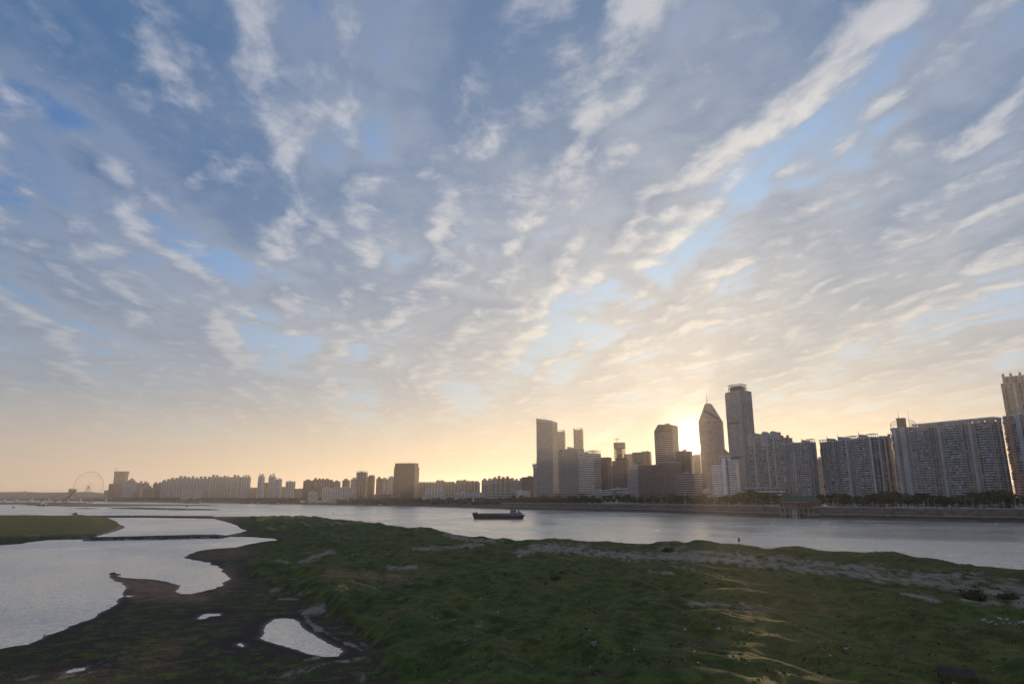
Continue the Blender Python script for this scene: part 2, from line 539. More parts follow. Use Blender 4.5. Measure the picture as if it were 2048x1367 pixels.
def build_terrain():
    py = np.concatenate([np.arange(1029.0, 1110.0, .62), np.arange(1110.0, 1400.0, .95), np.arange(1400, 1760, 9.0)])[::-1]
    px = np.concatenate([np.arange(-520, -60, 16.0), np.arange(-60, 2110, 2.9), np.arange(2110, 2620, 16.0)])
    c, s = math.cos(PITCH), math.sin(PITCH)
    b = (683.5 - py) / F_PX
    t = -CAM_H / (s + b * c)
    yy = (c - b * s) * t
    PX, TT = np.meshgrid((px - 1024) / F_PX, t)
    X = PX * TT
    Y = np.repeat(yy[:, None], len(px), 1)
    Z, sd, U = terrain_height(X, Y)
    GX, GY = np.meshgrid(px, py)
    sand = np.zeros(X.shape)
    rust = np.zeros(X.shape)
    # the strokes are given on level ground: a rise brings the ground nearer, so read them where the raised point shows
    GYs = 683.5 + F_PX * ((Y * s - (Z - CAM_H) * c) / (Y * c + (Z - CAM_H) * s))
    GXs = 1024 + F_PX * X / (Y * c + (Z - CAM_H) * s)
    for dst, src in ((sand, SAND), (rust, RUST)):
        for pts, w, k in src:
            xs, ys = [p[0] for p in pts], [p[1] for p in pts]
            bx = (GXs > min(xs) - 5 * w) & (GXs < max(xs) + 5 * w) & (GYs > min(ys) - 3 * w) & (GYs < max(ys) + 3 * w)
            d = line_d(GXs[bx] * .6, GYs[bx], [(p[0] * .6, p[1]) for p in pts]) / w
            dst[bx] = np.maximum(dst[bx], k * np.exp(-d ** 2 * .5))
    wet = np.exp(-np.maximum(sd, 0) / 2.2)
    keep = sd > -7
    R, Cn = X.shape
    idx = np.arange(R * Cn).reshape(R, Cn)
    q = np.stack([idx[:-1, :-1], idx[:-1, 1:], idx[1:, 1:], idx[1:, :-1]], -1).reshape(-1, 4)
    kf = keep.ravel()[q].any(1)
    q = q[kf]
    used = np.unique(q)
    remap = np.full(R * Cn, -1)
    remap[used] = np.arange(len(used))
    q = remap[q]
    co = np.stack([X.ravel()[used], Y.ravel()[used], Z.ravel()[used]], -1).astype(np.float32)
    me = bpy.data.meshes.new('sandbar_ground')
    me.vertices.add(len(co))
    me.vertices.foreach_set('co', co.ravel())
    me.loops.add(q.size)
    me.loops.foreach_set('vertex_index', q.ravel().astype(np.int32))
    me.polygons.add(len(q))
    me.polygons.foreach_set('loop_start', np.arange(0, q.size, 4, dtype=np.int32))
    me.polygons.foreach_set('use_smooth', np.ones(len(q), bool))
    me.update(calc_edges=True)
    for nm, arr in (('sand', sand), ('rust', rust), ('upland', U), ('wet', wet)):
        at = me.attributes.new(nm, 'FLOAT', 'POINT')
        at.data.foreach_set('value', arr.ravel()[used].astype(np.float32))
    o = bpy.data.objects.new('ground', me)
    C.objects.link(o)
    tag(o, kind='structure')
    me.materials.append(ground_material())
    return co, (sand.ravel()[used], U.ravel()[used], sd.ravel()[used])


def ground_material():
    m = bpy.data.materials.new('grassy_sandbar')
    m.use_nodes = True
    t = m.node_tree
    N = Nodes(t)
    b = t.nodes['Principled BSDF']
    pos = N.n('ShaderNodeTexCoord').outputs['Object']
    A = lambda k: N.n('ShaderNodeAttribute', attribute_name=k).outputs['Fac']
    mul = lambda p, q: N.math('MULTIPLY', p, q)
    n_big = N.noise(pos, .045, 4, .55, .6)
    n_mid = N.noise(pos, .32, 5, .6, .4)
    n_fine = N.noise(pos, 2.4, 4, .65)
    n_tuft = N.noise(pos, 6.0, 2, .6)
    grass = N.mix(N.ramp(n_mid, .36, .66), (.028, .046, .011), (.074, .104, .023))
    grass = N.mix(mul(N.ramp(n_big, .5, .68), .65), grass, (.110, .108, .030))
    grass = N.mix(mul(N.ramp(n_tuft, .5, .66), .7), grass, (.017, .026, .008))
    n_patch = N.noise(pos, .11, 5, .62, .8)
    grass = N.mix(mul(N.ramp(n_patch, .52, .66), .55), grass, (.060, .046, .029))      # worn brownish turf
    grass = N.mix(mul(N.ramp(n_patch, .46, .34), .55), grass, (.016, .030, .008))      # lush dark clover
    n_blade = N.noise(pos, 13.0, 3, .7)
    grass = N.scale_col(grass, N.ramp(N.math('ADD', mul(n_blade, .6), mul(n_fine, .4)), .36, .64, .55, 1.55))
    soil = N.mix(N.ramp(n_fine, .35, .65), (.026, .021, .018), (.055, .043, .036))
    soil = N.mix(mul(A('wet'), .75), soil, (.030, .024, .022))
    thin = N.mix(N.ramp(N.math('ADD', mul(n_mid, .6), mul(n_fine, .4)), .44, .60), soil, grass)      # sparse growth on the low flat
    far = N.ramp(A('wet'), .03, .35, 1.0, 0.0)
    low = N.mix(far, soil, thin)
    col = N.mix(N.ramp(N.math('ADD', A('upland'), mul(N.math('SUBTRACT', n_mid, .5), .8)), .25, .6), low, grass)
    rustm = mul(A('rust'), N.ramp(n_mid, .3, .6, .4, 1.0))
    col = N.mix(rustm, col, N.mix(n_fine, (.17, .095, .058), (.32, .20, .135)))
    strk = N.n('ShaderNodeMapping')
    strk.inputs['Scale'].default_value = (1.0, .35, 1.0)
    strk.inputs['Rotation'].default_value = (0, 0, math.radians(70))
    t.links.new(pos, strk.inputs[0])
    n_s = N.math('ADD', mul(N.noise(strk.outputs[0], .45, 3, .5, .5), .55), mul(n_fine, .24))
    n_s = N.math('ADD', n_s, mul(n_patch, .30))
    sandm = N.ramp(N.math('ADD', mul(A('sand'), .26), n_s), .66, .83)
    col = N.mix(sandm, col, N.mix(n_fine, (.15, .125, .108), (.30, .265, .235)))
    t.links.new(col, b.inputs['Base Color'])
    t.links.new(N.ramp(A('wet'), .45, 1.0, .95, .55), b.inputs['Roughness'])
    t.links.new(N.ramp(A('wet'), .45, 1.0, .12, .25), b.inputs['Specular IOR Level'])
    bp = N.n('ShaderNodeBump')
    bp.inputs['Strength'].default_value = .6
    bp.inputs['Distance'].default_value = .18
    t.links.new(N.math('ADD', mul(n_fine, .7), mul(n_tuft, .5)), bp.inputs['Height'])
    t.links.new(bp.outputs[0], b.inputs['Normal'])
    return m


terrain = build_terrain()


def water_material():
    m = bpy.data.materials.new('river_water')
    m.use_nodes = True
    t = m.node_tree
    N = Nodes(t)
    b = t.nodes['Principled BSDF']
    pos = N.n('ShaderNodeTexCoord').outputs['Object']
    b.inputs['Base Color'].default_value = (.58, .535, .46, 1)
    b.inputs['Metallic'].default_value = .42          # metal share added to brighten the water's sky reflection; base colour warms it
    b.inputs['IOR'].default_value = 1.333
    b.inputs['Specular IOR Level'].default_value = .8
    calm = N.ramp(N.noise(pos, .008, 2, .5, .8), .30, .70, .45, 1.0)       # slicks and ruffled water

    t.links.new(N.ramp(calm, .45, 1.0, .20, .28), b.inputs['Roughness'])

    def slope(scale, detail, amp):
        nd = N.n('ShaderNodeTexNoise')
        t.links.new(pos, nd.inputs['Vector'])
        nd.inputs['Scale'].default_value = scale
        nd.inputs['Detail'].default_value = detail
        nd.inputs['Roughness'].default_value = .55
        v = N.n('ShaderNodeVectorMath', operation='SUBTRACT')
        t.links.new(nd.outputs['Color'], v.inputs[0])
        v.inputs[1].default_value = (.5, .5, .5)
        return N.scale_col(v.outputs[0], amp)
    sl = N.vec('ADD', slope(2.0, 3, 1.5), slope(.40, 2, .40))          # wind ripples and longer wavelets
    sl = N.scale_col(sl, calm)
    flat = N.n('ShaderNodeVectorMath', operation='MULTIPLY')
    t.links.new(sl, flat.inputs[0])
    flat.inputs[1].default_value = (1, 1, 0)
    nn = N.vec('ADD', flat.outputs[0], (0, 0, 1))
    t.links.new(N.vec('NORMALIZE', nn), b.inputs['Normal'])
    return m


wm = MB()
wm.face([(-9000, -400, 0), (9000, -400, 0), (9000, 14000, 0), (-9000, 14000, 0)])
tag(wm.build('river_water', water_material()), kind='structure')
wb = MB()
wb.face([(-9000, -400, -1.6), (9000, -400, -1.6), (9000, 14000, -1.6), (-9000, 14000, -1.6)])
tag(wb.build('river_bed', mat('river_bed', (.06, .05, .04), .9)), kind='structure')

# the far bank: waterline, then slope or wall, then the level the city stands on
CITY_Z = 13.5
BANK = P([(150, 1001.6), (300, 1003.6), (450, 1005.2), (600, 1008), (700, 1009.8), (850, 1012.8), (1000, 1017.4), (1150, 1021), (1300, 1024.6),
          (1400, 1028.5), (1500, 1033), (1700, 1038), (1850, 1041.8), (2048, 1046), (2400, 1056), (2900, 1080)])
BANK = [Vector((-9000, 5600, 0)), Vector((-3600, 5200, 0))] + BANK


def resample(pts, step):
    out = [pts[0].copy()]
    for a, b in zip(pts[:-1], pts[1:]):
        n = max(1, int((b - a).length / step))
        for k in range(1, n + 1):
            out.append(a.lerp(b, k / n))
    return out


def inland(pts):
    """unit vectors that point away from the river"""
    res = []
    for k in range(len(pts)):
        d = (pts[min(k + 1, len(pts) - 1)] - pts[max(k - 1, 0)]).normalized()
        res.append(Vector((-d.y, d.x, 0)) if True else d)
    return res


def bank_point(s_px, off, z):
    """a point off metres inland of the waterline seen at photo column s_px"""
    best = None
    for k in range(len(BR) - 1):
        ca = 1024 + F_PX * BR[k].x / BR[k].y * 1.0
        cb = 1024 + F_PX * BR[k + 1].x / BR[k + 1].y
        col = lambda p: 1024 + F_PX * p.x / (p.y * math.cos(PITCH) - CAM_H * math.sin(PITCH))
        ca, cb = col(BR[k]), col(BR[k + 1])
        if BR[k].y > 0 and ca <= s_px <= cb:
            f = (s_px - ca) / max(cb - ca, 1e-6)
            p = BR[k].lerp(BR[k + 1], f) + BN[k].lerp(BN[k + 1], f) * off
            best = Vector((p.x, p.y, z))
    return best


BR = resample(BANK, 24.0)
BN = inland(BR)


def bank_strip(name, prof, mats, k0=0, k1=None, noise=0.0, seed=1, label=None):
    k1 = len(BR) if k1 is None else k1
    mb = MB()
    rows = []
    for k in range(k0, k1):
        row = []
        for j, (off, z, _) in enumerate(prof):
            r = random.Random(seed * 9973 + k * 31 + j)
            p = BR[k] + BN[k] * (off + noise * r.uniform(-1, 1))
            row.append((p.x, p.y, z + .12 * noise * r.uniform(-1, 1)))
        rows.append(row)
    i0 = len(mb.v)
    w = len(prof)
    for r in rows:
        mb.v.extend(r)
    for a in range(len(rows) - 1):
        for j in range(w - 1):
            mb.f.append((i0 + a * w + j, i0 + (a + 1) * w + j, i0 + (a + 1) * w + j + 1, i0 + a * w + j + 1))
            mb.m.append(prof[j][2])
    return mb.build(name, mats)


M_grassbank = mat('bank_grass', (.060, .062, .038), .95, .4, .05)
M_shore = mat('shore_mud', (.11, .092, .075), .9, .35, .06)
M_stone = mat('wall_stone', (.14, .128, .120), .85, .4, .12, stretch=(1, 1, 3))
M_stone_light = mat('pale_stone', (.36, .35, .34), .8, .2, .2)
M_city = mat('city_ground', (.13, .125, .115), .9, .2, .02)
KW = min(range(len(BR)), key=lambda k: (BR[k] - at_z(985, 1017, 0)).length)       # where the stone wall begins
tag(bank_strip('bank_slope', [(-6, -.8, 1), (6, .9, 1), (22, 2.4, 0), (38, 5.5, 0), (62, CITY_Z - 1.5, 0), (70, CITY_Z, 0)], [M_grassbank, M_shore], 0, KW + 2, 2.0), kind='structure')
tag(bank_strip('shore_slope', [(-5, -.8, 1), (2, .7, 1), (9, 2.2, 0), (14, 3.4, 1), (16, 3.6, 1)], [M_grassbank, M_shore], KW, None, .8, 3), kind='structure')
city = MB()
edge = [BR[k] + BN[k] * (69 if k < KW else 18.5) for k in range(len(BR))]
i0 = 0
for p in edge:
    city.v.append((p.x, p.y, CITY_Z))
for k, p in enumerate(edge):
    q = p + Vector((BN[k].x, BN[k].y, 0)) * 300
    city.v.append((q.x, q.y, CITY_Z))
n = len(edge)
for k in range(n - 1):
    city.f.append((k, k + 1, n + k + 1, n + k)); city.m.append(0)
tag(city.build('promenade', M_city), kind='structure')
cg = MB()
inner = [p + Vector((BN[k].x, BN[k].y, 0)) * 60 for k, p in enumerate(edge)]
base = [(p.x, p.y, CITY_Z - .05) for p in inner]
far = [(-9000, 13900, CITY_Z - .05)] + [(-9000 + 18000 * k / (n - 1), 13900, CITY_Z - .05) for k in range(1, n)]
for k in range(n):
    cg.v.append(base[k])
for k in range(n):
    f = k / (n - 1)
    e = (-9000 + 36000 * min(f, .5), 13900, CITY_Z - .05) if f < .5 else (9000, 13900 - (f - .5) * 2 * 14200, CITY_Z - .05)
    cg.v.append(e)
for k in range(n - 1):
    cg.f.append((k, k + 1, n + k + 1, n + k)); cg.m.append(0)
tag(cg.build('city_ground', M_city), kind='structure')

# stone river wall with pilasters, coping and railing
wall = empty('embankment_wall', BR[KW])
tag(wall, 'long grey stone river wall with pale coping below the tree belt', 'wall')


def wall_rows(mb, o0, z0, o1, z1, m=0, k0=KW, k1=None, thick=None):
    """a run of blocks along the bank from offset/height o0,z0 to o1,z1"""
    o = BR[KW]
    ks = list(range(k0, k1 or len(BR)))
    for a, b in zip(ks[:-1], ks[1:]):
        p = [BR[a] + BN[a] * o0, BR[b] + BN[b] * o0, BR[b] + BN[b] * o1, BR[a] + BN[a] * o1]
        p = [q - o for q in p]
        mb.hexa([(p[0].x, p[0].y, z0), (p[1].x, p[1].y, z0), (p[2].x, p[2].y, z0), (p[3].x, p[3].y, z0),
                 (p[0].x, p[0].y, z1), (p[1].x, p[1].y, z1), (p[2].x, p[2].y, z1), (p[3].x, p[3].y, z1)], m)


mb = MB(); wall_rows(mb, 15, 2.6, 19, CITY_Z - .3); mb.build('wall_face', M_stone, wall)
mb = MB(); wall_rows(mb, 13.4, 5.2, 15.2, 5.9); mb.build('ledge', M_stone_light, wall)
mb = MB(); wall_rows(mb, 14.5, CITY_Z - .3, 19.2, CITY_Z + .15); mb.build('coping', M_stone_light, wall)
mb = MB(); wall_rows(mb, 15.2, CITY_Z + .95, 15.6, CITY_Z + 1.3); mb.build('railing', M_stone_light, wall)
pil, bal = MB(), MB()
fine = resample(BANK, 4.0)
fn = inland(fine)
kf = min(range(len(fine)), key=lambda k: (fine[k] - BR[KW]).length)
for k in range(kf, len(fine)):
    p, nn = fine[k] - BR[KW], fn[k]
    t = Vector((nn.y, -nn.x, 0))
    def blk(mb, o0, o1, h, z0, z1):
        c = [p + nn * o0 - t * h, p + nn * o0 + t * h, p + nn * o1 + t * h, p + nn * o1 - t * h]
        mb.hexa([(q.x, q.y, z0) for q in c] + [(q.x, q.y, z1) for q in c])
    if k % 2 == 0:
        blk(pil, 14.55, 15.1, .55, 5.9, CITY_Z - .3)
    blk(bal, 15.15, 15.65, .3, CITY_Z + .15, CITY_Z + .95)
pil.build('pilasters', M_stone, wall, kind='stuff')
bal.build('balusters', M_stone_light, wall, kind='stuff')

# far hills
def hill(name, px0, px1, pytop, y, seed, col, rough_=.5):
    mb = MB()
    n, rows = 60, 5
    r = np.random.default_rng(seed)
    xs = np.linspace(px0, px1, n)
    prof = fbm(np.linspace(0, 9, n), np.zeros(n), 4, seed)
    x0 = at_y(px0, 990, y).x
    x1 = at_y(px1, 990, y).x
    H = at_y(500, pytop, y).z - CITY_Z
    X = np.linspace(x0, x1, n)
    env = np.clip(np.minimum(np.arange(n), n - 1 - np.arange(n)) / 7.0, 0, 1)
    hh = np.maximum((H * (1 + rough_ * prof)) * env, 0)
    depth = 900.0
    for j in range(rows):
        f = j / (rows - 1)
        for k in range(n):
            mb.v.append((X[k], y + (f - .5) * depth, CITY_Z - 1 + hh[k] * math.sin(f * math.pi) ** .8))
    for j in range(rows - 1):
        for k in range(n - 1):
            mb.f.append((j * n + k, j * n + k + 1, (j + 1) * n + k + 1, (j + 1) * n + k)); mb.m.append(0)
    return tag(mb.build(name, mat(name, col, .95, .3, .01), smooth=True), kind='structure')


hill('far_hills', -900, 330, 983, 7600, 4, (.06, .07, .05), .25)
hill('far_hills', 1700, 2700, 968, 8200, 9, (.06, .07, .05), .5)
hill('far_hills', 300, 1500, 990, 9000, 14, (.06, .07, .05), .5)

# ------------------------------------------------------------------ haze: the evening air over the river
hz = MB()
hz.box(-9100, 9100, -500, 14100, -3.0, 290.0)
haze = tag(hz.build('haze', []), kind='stuff')
hm = bpy.data.materials.new('haze')
hm.use_nodes = True
hm.node_tree.nodes.clear()
_o = hm.node_tree.nodes.new('ShaderNodeOutputMaterial')
_v = hm.node_tree.nodes.new('ShaderNodeVolumePrincipled')
_v.inputs['Color'].default_value = (.93, .90, .88, 1)
_v.inputs['Density'].default_value = HAZE
_v.inputs['Anisotropy'].default_value = .60
hm.node_tree.links.new(_v.outputs[0], _o.inputs['Volume'])
haze.data.materials.append(hm)

# ------------------------------------------------------------------ buildings
def glass_mat(name, col, rough=.12, tint=(.25, .28, .33)):
    """window glass, darker and paler panes by place"""
    m = bpy.data.materials.new(name)
    m.use_nodes = True
    t = m.node_tree
    N = Nodes(t)
    b = t.nodes['Principled BSDF']
    pos = N.n('ShaderNodeTexCoord').outputs['Object']
    wn = N.n('ShaderNodeTexWhiteNoise', noise_dimensions='3D')
    sn = N.n('ShaderNodeVectorMath', operation='SNAP')
    t.links.new(pos, sn.inputs[0])
    sn.inputs[1].default_value = (3.3, 3.3, 3.1)
    t.links.new(sn.outputs[0], wn.inputs[0])
    f = N.ramp(wn.outputs[0], .72, .98)
    t.links.new(N.mix(N.math('MULTIPLY', f, .8), col, tint), b.inputs['Base Color'])
    b.inputs['Roughness'].default_value = rough
    b.inputs['Specular IOR Level'].default_value = .5
    return m


G_DARK = glass_mat('window_glass', (.030, .035, .042))
G_BLUE = glass_mat('curtain_glass', (.10, .125, .15), .10, (.17, .19, .21))
G_GREY = glass_mat('grey_glass', (.07, .075, .08), .16, (.14, .14, .14))
W = dict(
    mauve=mat('mauve_render', (.34, .30, .285), .85, .22, .12), grey=mat('grey_render', (.37, .36, .355), .85, .22, .12),
    pale=mat('pale_render', (.55, .54, .53), .8, .18, .1), white=mat('white_render', (.72, .72, .72), .75, .12, .1),
    brown=mat('brown_tile', (.21, .16, .135), .8, .2, .1), beige=mat('beige_tile', (.44, .375, .32), .8, .2, .1),
    dark=mat('dark_cladding', (.085, .08, .08), .6, .2, .1), concrete=mat('raw_concrete', (.24, .22, .20), .9, .25, .1),
    blue=mat('blue_grey_render', (.38, .42, .46), .75, .18, .1), red=mat('red_paint', (.22, .045, .035), .6, .2, .3),
    metal=mat('grey_metal', (.20, .19, .18), .5, .1, .5), teal=mat('green_roof', (.06, .085, .07), .7, .2, .2))
CAMP = Vector((0, 0, CAM_H))


STAND = ((0, 150, 200, 300, 400, 550, 700, 850, 950, 1050, 1110, 1160, 1215, 1300, 1380, 1424, 1480, 1520, 1570, 1640, 1690, 1780, 1830, 1920, 2030, 2080),
         (1.0, 1.0, 1.6, 1.42, 1.37, 1.27, 1.3, 1.29, 1.15, 1.06, 1.16, 1.13, 1.23, 1.2, 1.17, 1.2, 1.13, 1.08, 1.06, 1.05, 1.05, 1.03, 1.02, 1.03, 1.06, 1.09))


class Bld:
    def __init__(self, name, label, pa, ya, pb, yb, pyref, wall='grey', trim='pale', glass=None, cat='building', group=None, seed=None):
        f = float(np.interp((pa + pb) / 2, STAND[0], STAND[1]))         # stand clear of the tree belt
        ya, yb = ya * f, yb * f
        self.A, self.B = at_y(pa, pyref, ya), at_y(pb, pyref, yb)
        self.A.z = self.B.z = CITY_Z
        self.pa, self.pb, self.ya, self.yb = pa, pb, ya, yb
        self.w = (self.B - self.A).length
        self.rz = math.atan2(self.B.y - self.A.y, self.B.x - self.A.x)
        self.root = empty(name, self.A, self.rz)
        tag(self.root, label, cat, group)
        self.mw, self.mt, self.mg = W[wall], W[trim], glass or G_DARK
        self.wall, self.glass, self.trim = MB(), MB(), MB()
        self.r = random.Random(label if seed is None else seed)
        self.inv = Matrix.Rotation(-self.rz, 3, 'Z')

    def X(self, px):
        return (px - self.pa) / (self.pb - self.pa) * self.w

    def Z(self, py, f=0.0):
        y = self.ya + (self.yb - self.ya) * f
        return at_y(self.pa, py, y).z - CITY_Z

    def faces_cam(self, a, b):
        c = self.inv @ (CAMP - self.A)
        e = (b[0] - a[0], b[1] - a[1])
        mx, my = (a[0] + b[0]) / 2, (a[1] + b[1]) / 2
        return e[1] * (c.x - mx) - e[0] * (c.y - my) > 0

    def seg(self, a, b, z0, z1, kind='grid', fh=3.1, bay=3.4, pat='W', frac=.62, hfrac=.55, rib=.5):
        """dress the wall from a to b with real openings, slabs, balconies and ribs"""
        if not self.faces_cam(a, b):
            return
        a, b = Vector((a[0], a[1], 0)), Vector((b[0], b[1], 0))
        L = (b - a).length
        e = (b - a) / L
        nn = Vector((e.y, -e.x, 0))
        H = z1 - z0
        nf = max(1, round(H / fh))
        fh = H / nf
        nb = max(1, round(L / bay))
        bw = L / nb
        r = self.r

        def quad(mb, s0, s1, h0, h1, d, m=0):
            p = lambda s, h: a + e * s + nn * d + Vector((0, 0, h))
            mb.face([p(s0, h0), p(s1, h0), p(s1, h1), p(s0, h1)], m)

        def blk(mb, s0, s1, h0, h1, d0, d1, m=0):
            p = lambda s, d, h: a + e * s + nn * d + Vector((0, 0, h))
            mb.hexa([p(s0, d1, h0), p(s1, d1, h0), p(s1, d0, h0), p(s0, d0, h0),
                     p(s0, d1, h1), p(s1, d1, h1), p(s1, d0, h1), p(s0, d0, h1)], m, False)
        if kind == 'curtain':
            for f in range(nf + 1):
                zz = z0 + f * fh
                blk(self.trim, 0, L, max(zz - .22, z0), min(zz + .22, z1), 0, .10)
            for j in range(nb + 1):
                s = min(max(j * bw, .12), L - .12)
                blk(self.trim, s - .12, s + .12, z0, z1, 0, .16)
            return
        if kind == 'bands':
            for f in range(nf):
                zz = z0 + f * fh
                quad(self.glass, .3, L - .3, zz + fh * (1 - hfrac), zz + fh * .96, .06)
                blk(self.trim, 0, L, zz, zz + fh * (1 - hfrac) * .8, 0, .35)
            for j in range(nb + 1):
                s = min(max(j * bw, .3), L - .3)
                blk(self.wall, s - .3, s + .3, z0, z1, 0, .2)
            return
        if kind == 'frame':                       # open concrete frame of a tower still being built
            for f in range(nf + 1):
                zz = z0 + f * fh
                blk(self.trim, 0, L, zz - .3, zz + .3, -2.0, .2)
            for j in range(nb + 1):
                s = min(max(j * bw, .4), L - .4)
                blk(self.trim, s - .4, s + .4, z0, z1, -.6, .2)
            return
        for j in range(nb):
            c = pat[j % len(pat)]
            s0, s1 = j * bw, (j + 1) * bw
            mid, hw = (s0 + s1) / 2, bw * frac / 2
            if c == 'P':                            # pale rib
                blk(self.trim, mid - bw * rib / 2, mid + bw * rib / 2, z0, z1 + .4, 0, .7)
                continue
            if c == 'D':                            # flat dark glass strip, its colour stands for the shade of a recess
                quad(self.glass, s0 + .25, s1 - .25, z0, z1 - .5, .05)
                for f in range(nf):
                    blk(self.wall, s0 + .25, s1 - .25, z0 + f * fh - .1, z0 + f * fh + .5, 0, .09)
                continue
            if c == '-':
                continue
            for f in range(nf):
                zz = z0 + f * fh
                if c == 'B':                        # balcony
                    quad(self.glass, s0 + .2, s1 - .2, zz + .25, zz + fh - .25, .05)
                    blk(self.trim, s0 + .1, s1 - .1, zz - .12, zz + (1.15 if r.random() < .8 else .45), .06, 1.35)
                    if r.random() < .33:            # closed in with glazing
                        blk(self.glass, s0 + .15, s1 - .15, zz + 1.15, zz + fh - .15, .1, 1.25)
                    if r.random() < .15:
                        blk(self.trim, mid, s1 - .15, zz + 1.2, zz + fh - .3, .1, 1.2)
                elif c == 'F':                      # white frame two floors by two bays
                    quad(self.glass, s0 + .1, s1 - .1, zz + .2, zz + fh - .2, .05)
                    blk(self.trim, s0, s1, zz - .25, zz + .25, .05, 1.5)
                    blk(self.trim, s0 - .2, s0 + .2, zz + .25, zz + fh - .25, .05, 1.55)
                    blk(self.trim, s1 - .2, s1 + .2, zz + .25, zz + fh - .25, .05, 1.52)
                else:                               # plain window with a sill and now and then an air conditioner
                    h0 = zz + fh * (1 - hfrac) * .55
                    quad(self.glass, mid - hw, mid + hw, h0, h0 + fh * hfrac, .05)
                    if fh < 4:
                        blk(self.trim, mid - hw - .1, mid + hw + .1, h0 - .22, h0, 0, .3)
                        if r.random() < .30:
                            q = mid + hw * r.choice((-1, .6))
                            blk(self.trim, q, q + .9, zz + .05, zz + .75, .02, .6)

    def vol(self, pts, z0, z1, front=None, side=None, body='wall', parapet=.9):
        """one block over a counter-clockwise footprint"""
        mb = getattr(self, body)
        mb.prism(pts, z0, z1)
        st = front or {}
        for k in range(len(pts)):
            a, b = pts[k], pts[(k + 1) % len(pts)]
            s = st if (k == 0 or side is None) else side
            if s:
                self.seg(a, b, z0, z1, **s)
        if parapet and len(pts) == 4:
            xs, ys = [p[0] for p in pts], [p[1] for p in pts]
            x0, x1, y0, y1 = min(xs), max(xs), min(ys), max(ys)
            for q in ((x0 - .15, x1 + .15, y0 - .15, y0 + .3), (x0 - .15, x1 + .15, y1 - .3, y1 + .15), (x0 - .15, x0 + .3, y0 + .31, y1 - .31), (x1 - .3, x1 + .15, y0 + .31, y1 - .31)):
                self.trim.box(*q, z1 + .01, z1 + parapet)

    def rect(self, x0, x1, y0, y1):
        return [(x0, y0), (x1, y0), (x1, y1), (x0, y1)]

    def block(self, p0, p1, pytop, t=18.0, y0=0.0, pybot=None, front=None, side=None, body='wall', parapet=.9):
        x0, x1 = self.X(p0), self.X(p1)
        z1 = self.Z(pytop, .5 * (x0 + x1) / self.w)
        z0 = 0.0 if pybot is None else self.Z(pybot, .5 * (x0 + x1) / self.w)
        self.vol(self.rect(x0, x1, y0, y0 + t), z0, z1, front, side, body, parapet)
        return x0, x1, z1

    def part(self, name, mb, m, kind=None):
        return mb.build(name, m, self.root, kind=kind)

    def mast(self, x, y, z0, z1, r=.35):
        mb = MB()
        mb.bar((x, y, z0), (x, y, z0 + (z1 - z0) * .5), r, 0, 6, r * .7)
        mb.bar((x, y, z0 + (z1 - z0) * .5), (x, y, z1), r * .55, 0, 6, r * .2)
        self.part('mast', mb, W['metal'])

    def penthouse(self, x0, x1, y0, y1, z0, z1, wave=True, m=None):
        mb = MB()
        if wave:                                    # stair head with a roof that sweeps down
            n = 7
            hs = [z1 - (z1 - z0) * .38 * (k / (n - 1)) ** 1.8 for k in range(n)]
            for k in range(n - 1):
                xa, xb = x0 + (x1 - x0) * k / (n - 1), x0 + (x1 - x0) * (k + 1) / (n - 1)
                mb.hexa([(xa, y0, z0), (xb, y0, z0), (xb, y1, z0), (xa, y1, z0), (xa, y0, hs[k]), (xb, y0, hs[k + 1]), (xb, y1, hs[k + 1]), (xa, y1, hs[k])])
        else:
            mb.box(x0, x1, y0, y1, z0, z1)
            mb.box(x0 - .4, x1 + .4, y0 - .4, y1 + .4, z1 + .01, z1 + .5)
        self.part('stair_head', mb, m or self.mw)

    def pergola(self, x0, x1, y0, y1, z0, z1, n=5):
        mb = MB()
        for k in range(n + 1):
            x = x0 + (x1 - x0) * k / n
            for y in (y0, y1):
                mb.box(x - .3, x + .3, y - .3, y + .3, z0, z1 - .5)
        mb.box(x0 - .5, x1 + .5, y0 - .5, y0 + .5, z1 - .5, z1)
        mb.box(x0 - .5, x1 + .5, y1 - .5, y1 + .5, z1 - .5, z1)
        for k in range(n + 1):
            x = x0 + (x1 - x0) * k / n
            mb.box(x - .25, x + .25, y0 + .51, y1 - .51, z1 - .45, z1 - .05)
        self.part('roof_frame', mb, self.mt)

    def clutter(self, x0, x1, t, z, n=4):
        """tanks, plant boxes and lift heads on a flat roof"""
        r = self.r
        for k in range(n):
            mb = MB()
            w_, d_, h_ = r.uniform(2.5, 6), r.uniform(2.5, 5), r.uniform(1.5, 4.5)
            x = r.uniform(x0 + 1, max(x1 - w_ - 1, x0 + 1.1))
            y = r.uniform(1, max(t - d_ - 1, 1.2))
            mb.box(x, x + w_, y, y + d_, z, z + h_)
            mb.box(x - .2, x + w_ + .2, y - .2, y + d_ + .2, z + h_ + .005, z + h_ + .3)
            self.part('roof_plant', mb, r.choice((self.mw, self.mt, W['concrete'])))

    def done(self):
        if self.wall.f:
            self.part('wall', self.wall, self.mw)
        if self.glass.f:
            self.part('window_panes', self.glass, self.mg, 'stuff')
        if self.trim.f:
            self.part('facade_trim', self.trim, self.mt, 'stuff')
        return self.root


APT = dict(kind='apt', fh=3.0, bay=3.5)
# --- the right-hand flats, nearest first
b = Bld('apartment_block', 'blue-grey flats at the frame edge with stacked balconies and a broad pale rib', 2013, 705, 2120, 640, 880, 'mauve', 'blue')
b.block(2013, 2120, 826, 24, front=dict(APT, pat='BWWDBPPWBWD', rib=1.0), side=dict(APT, pat='BWB'))
b.clutter(4, b.w * .5, 22, b.Z(826), 4)
b.done()

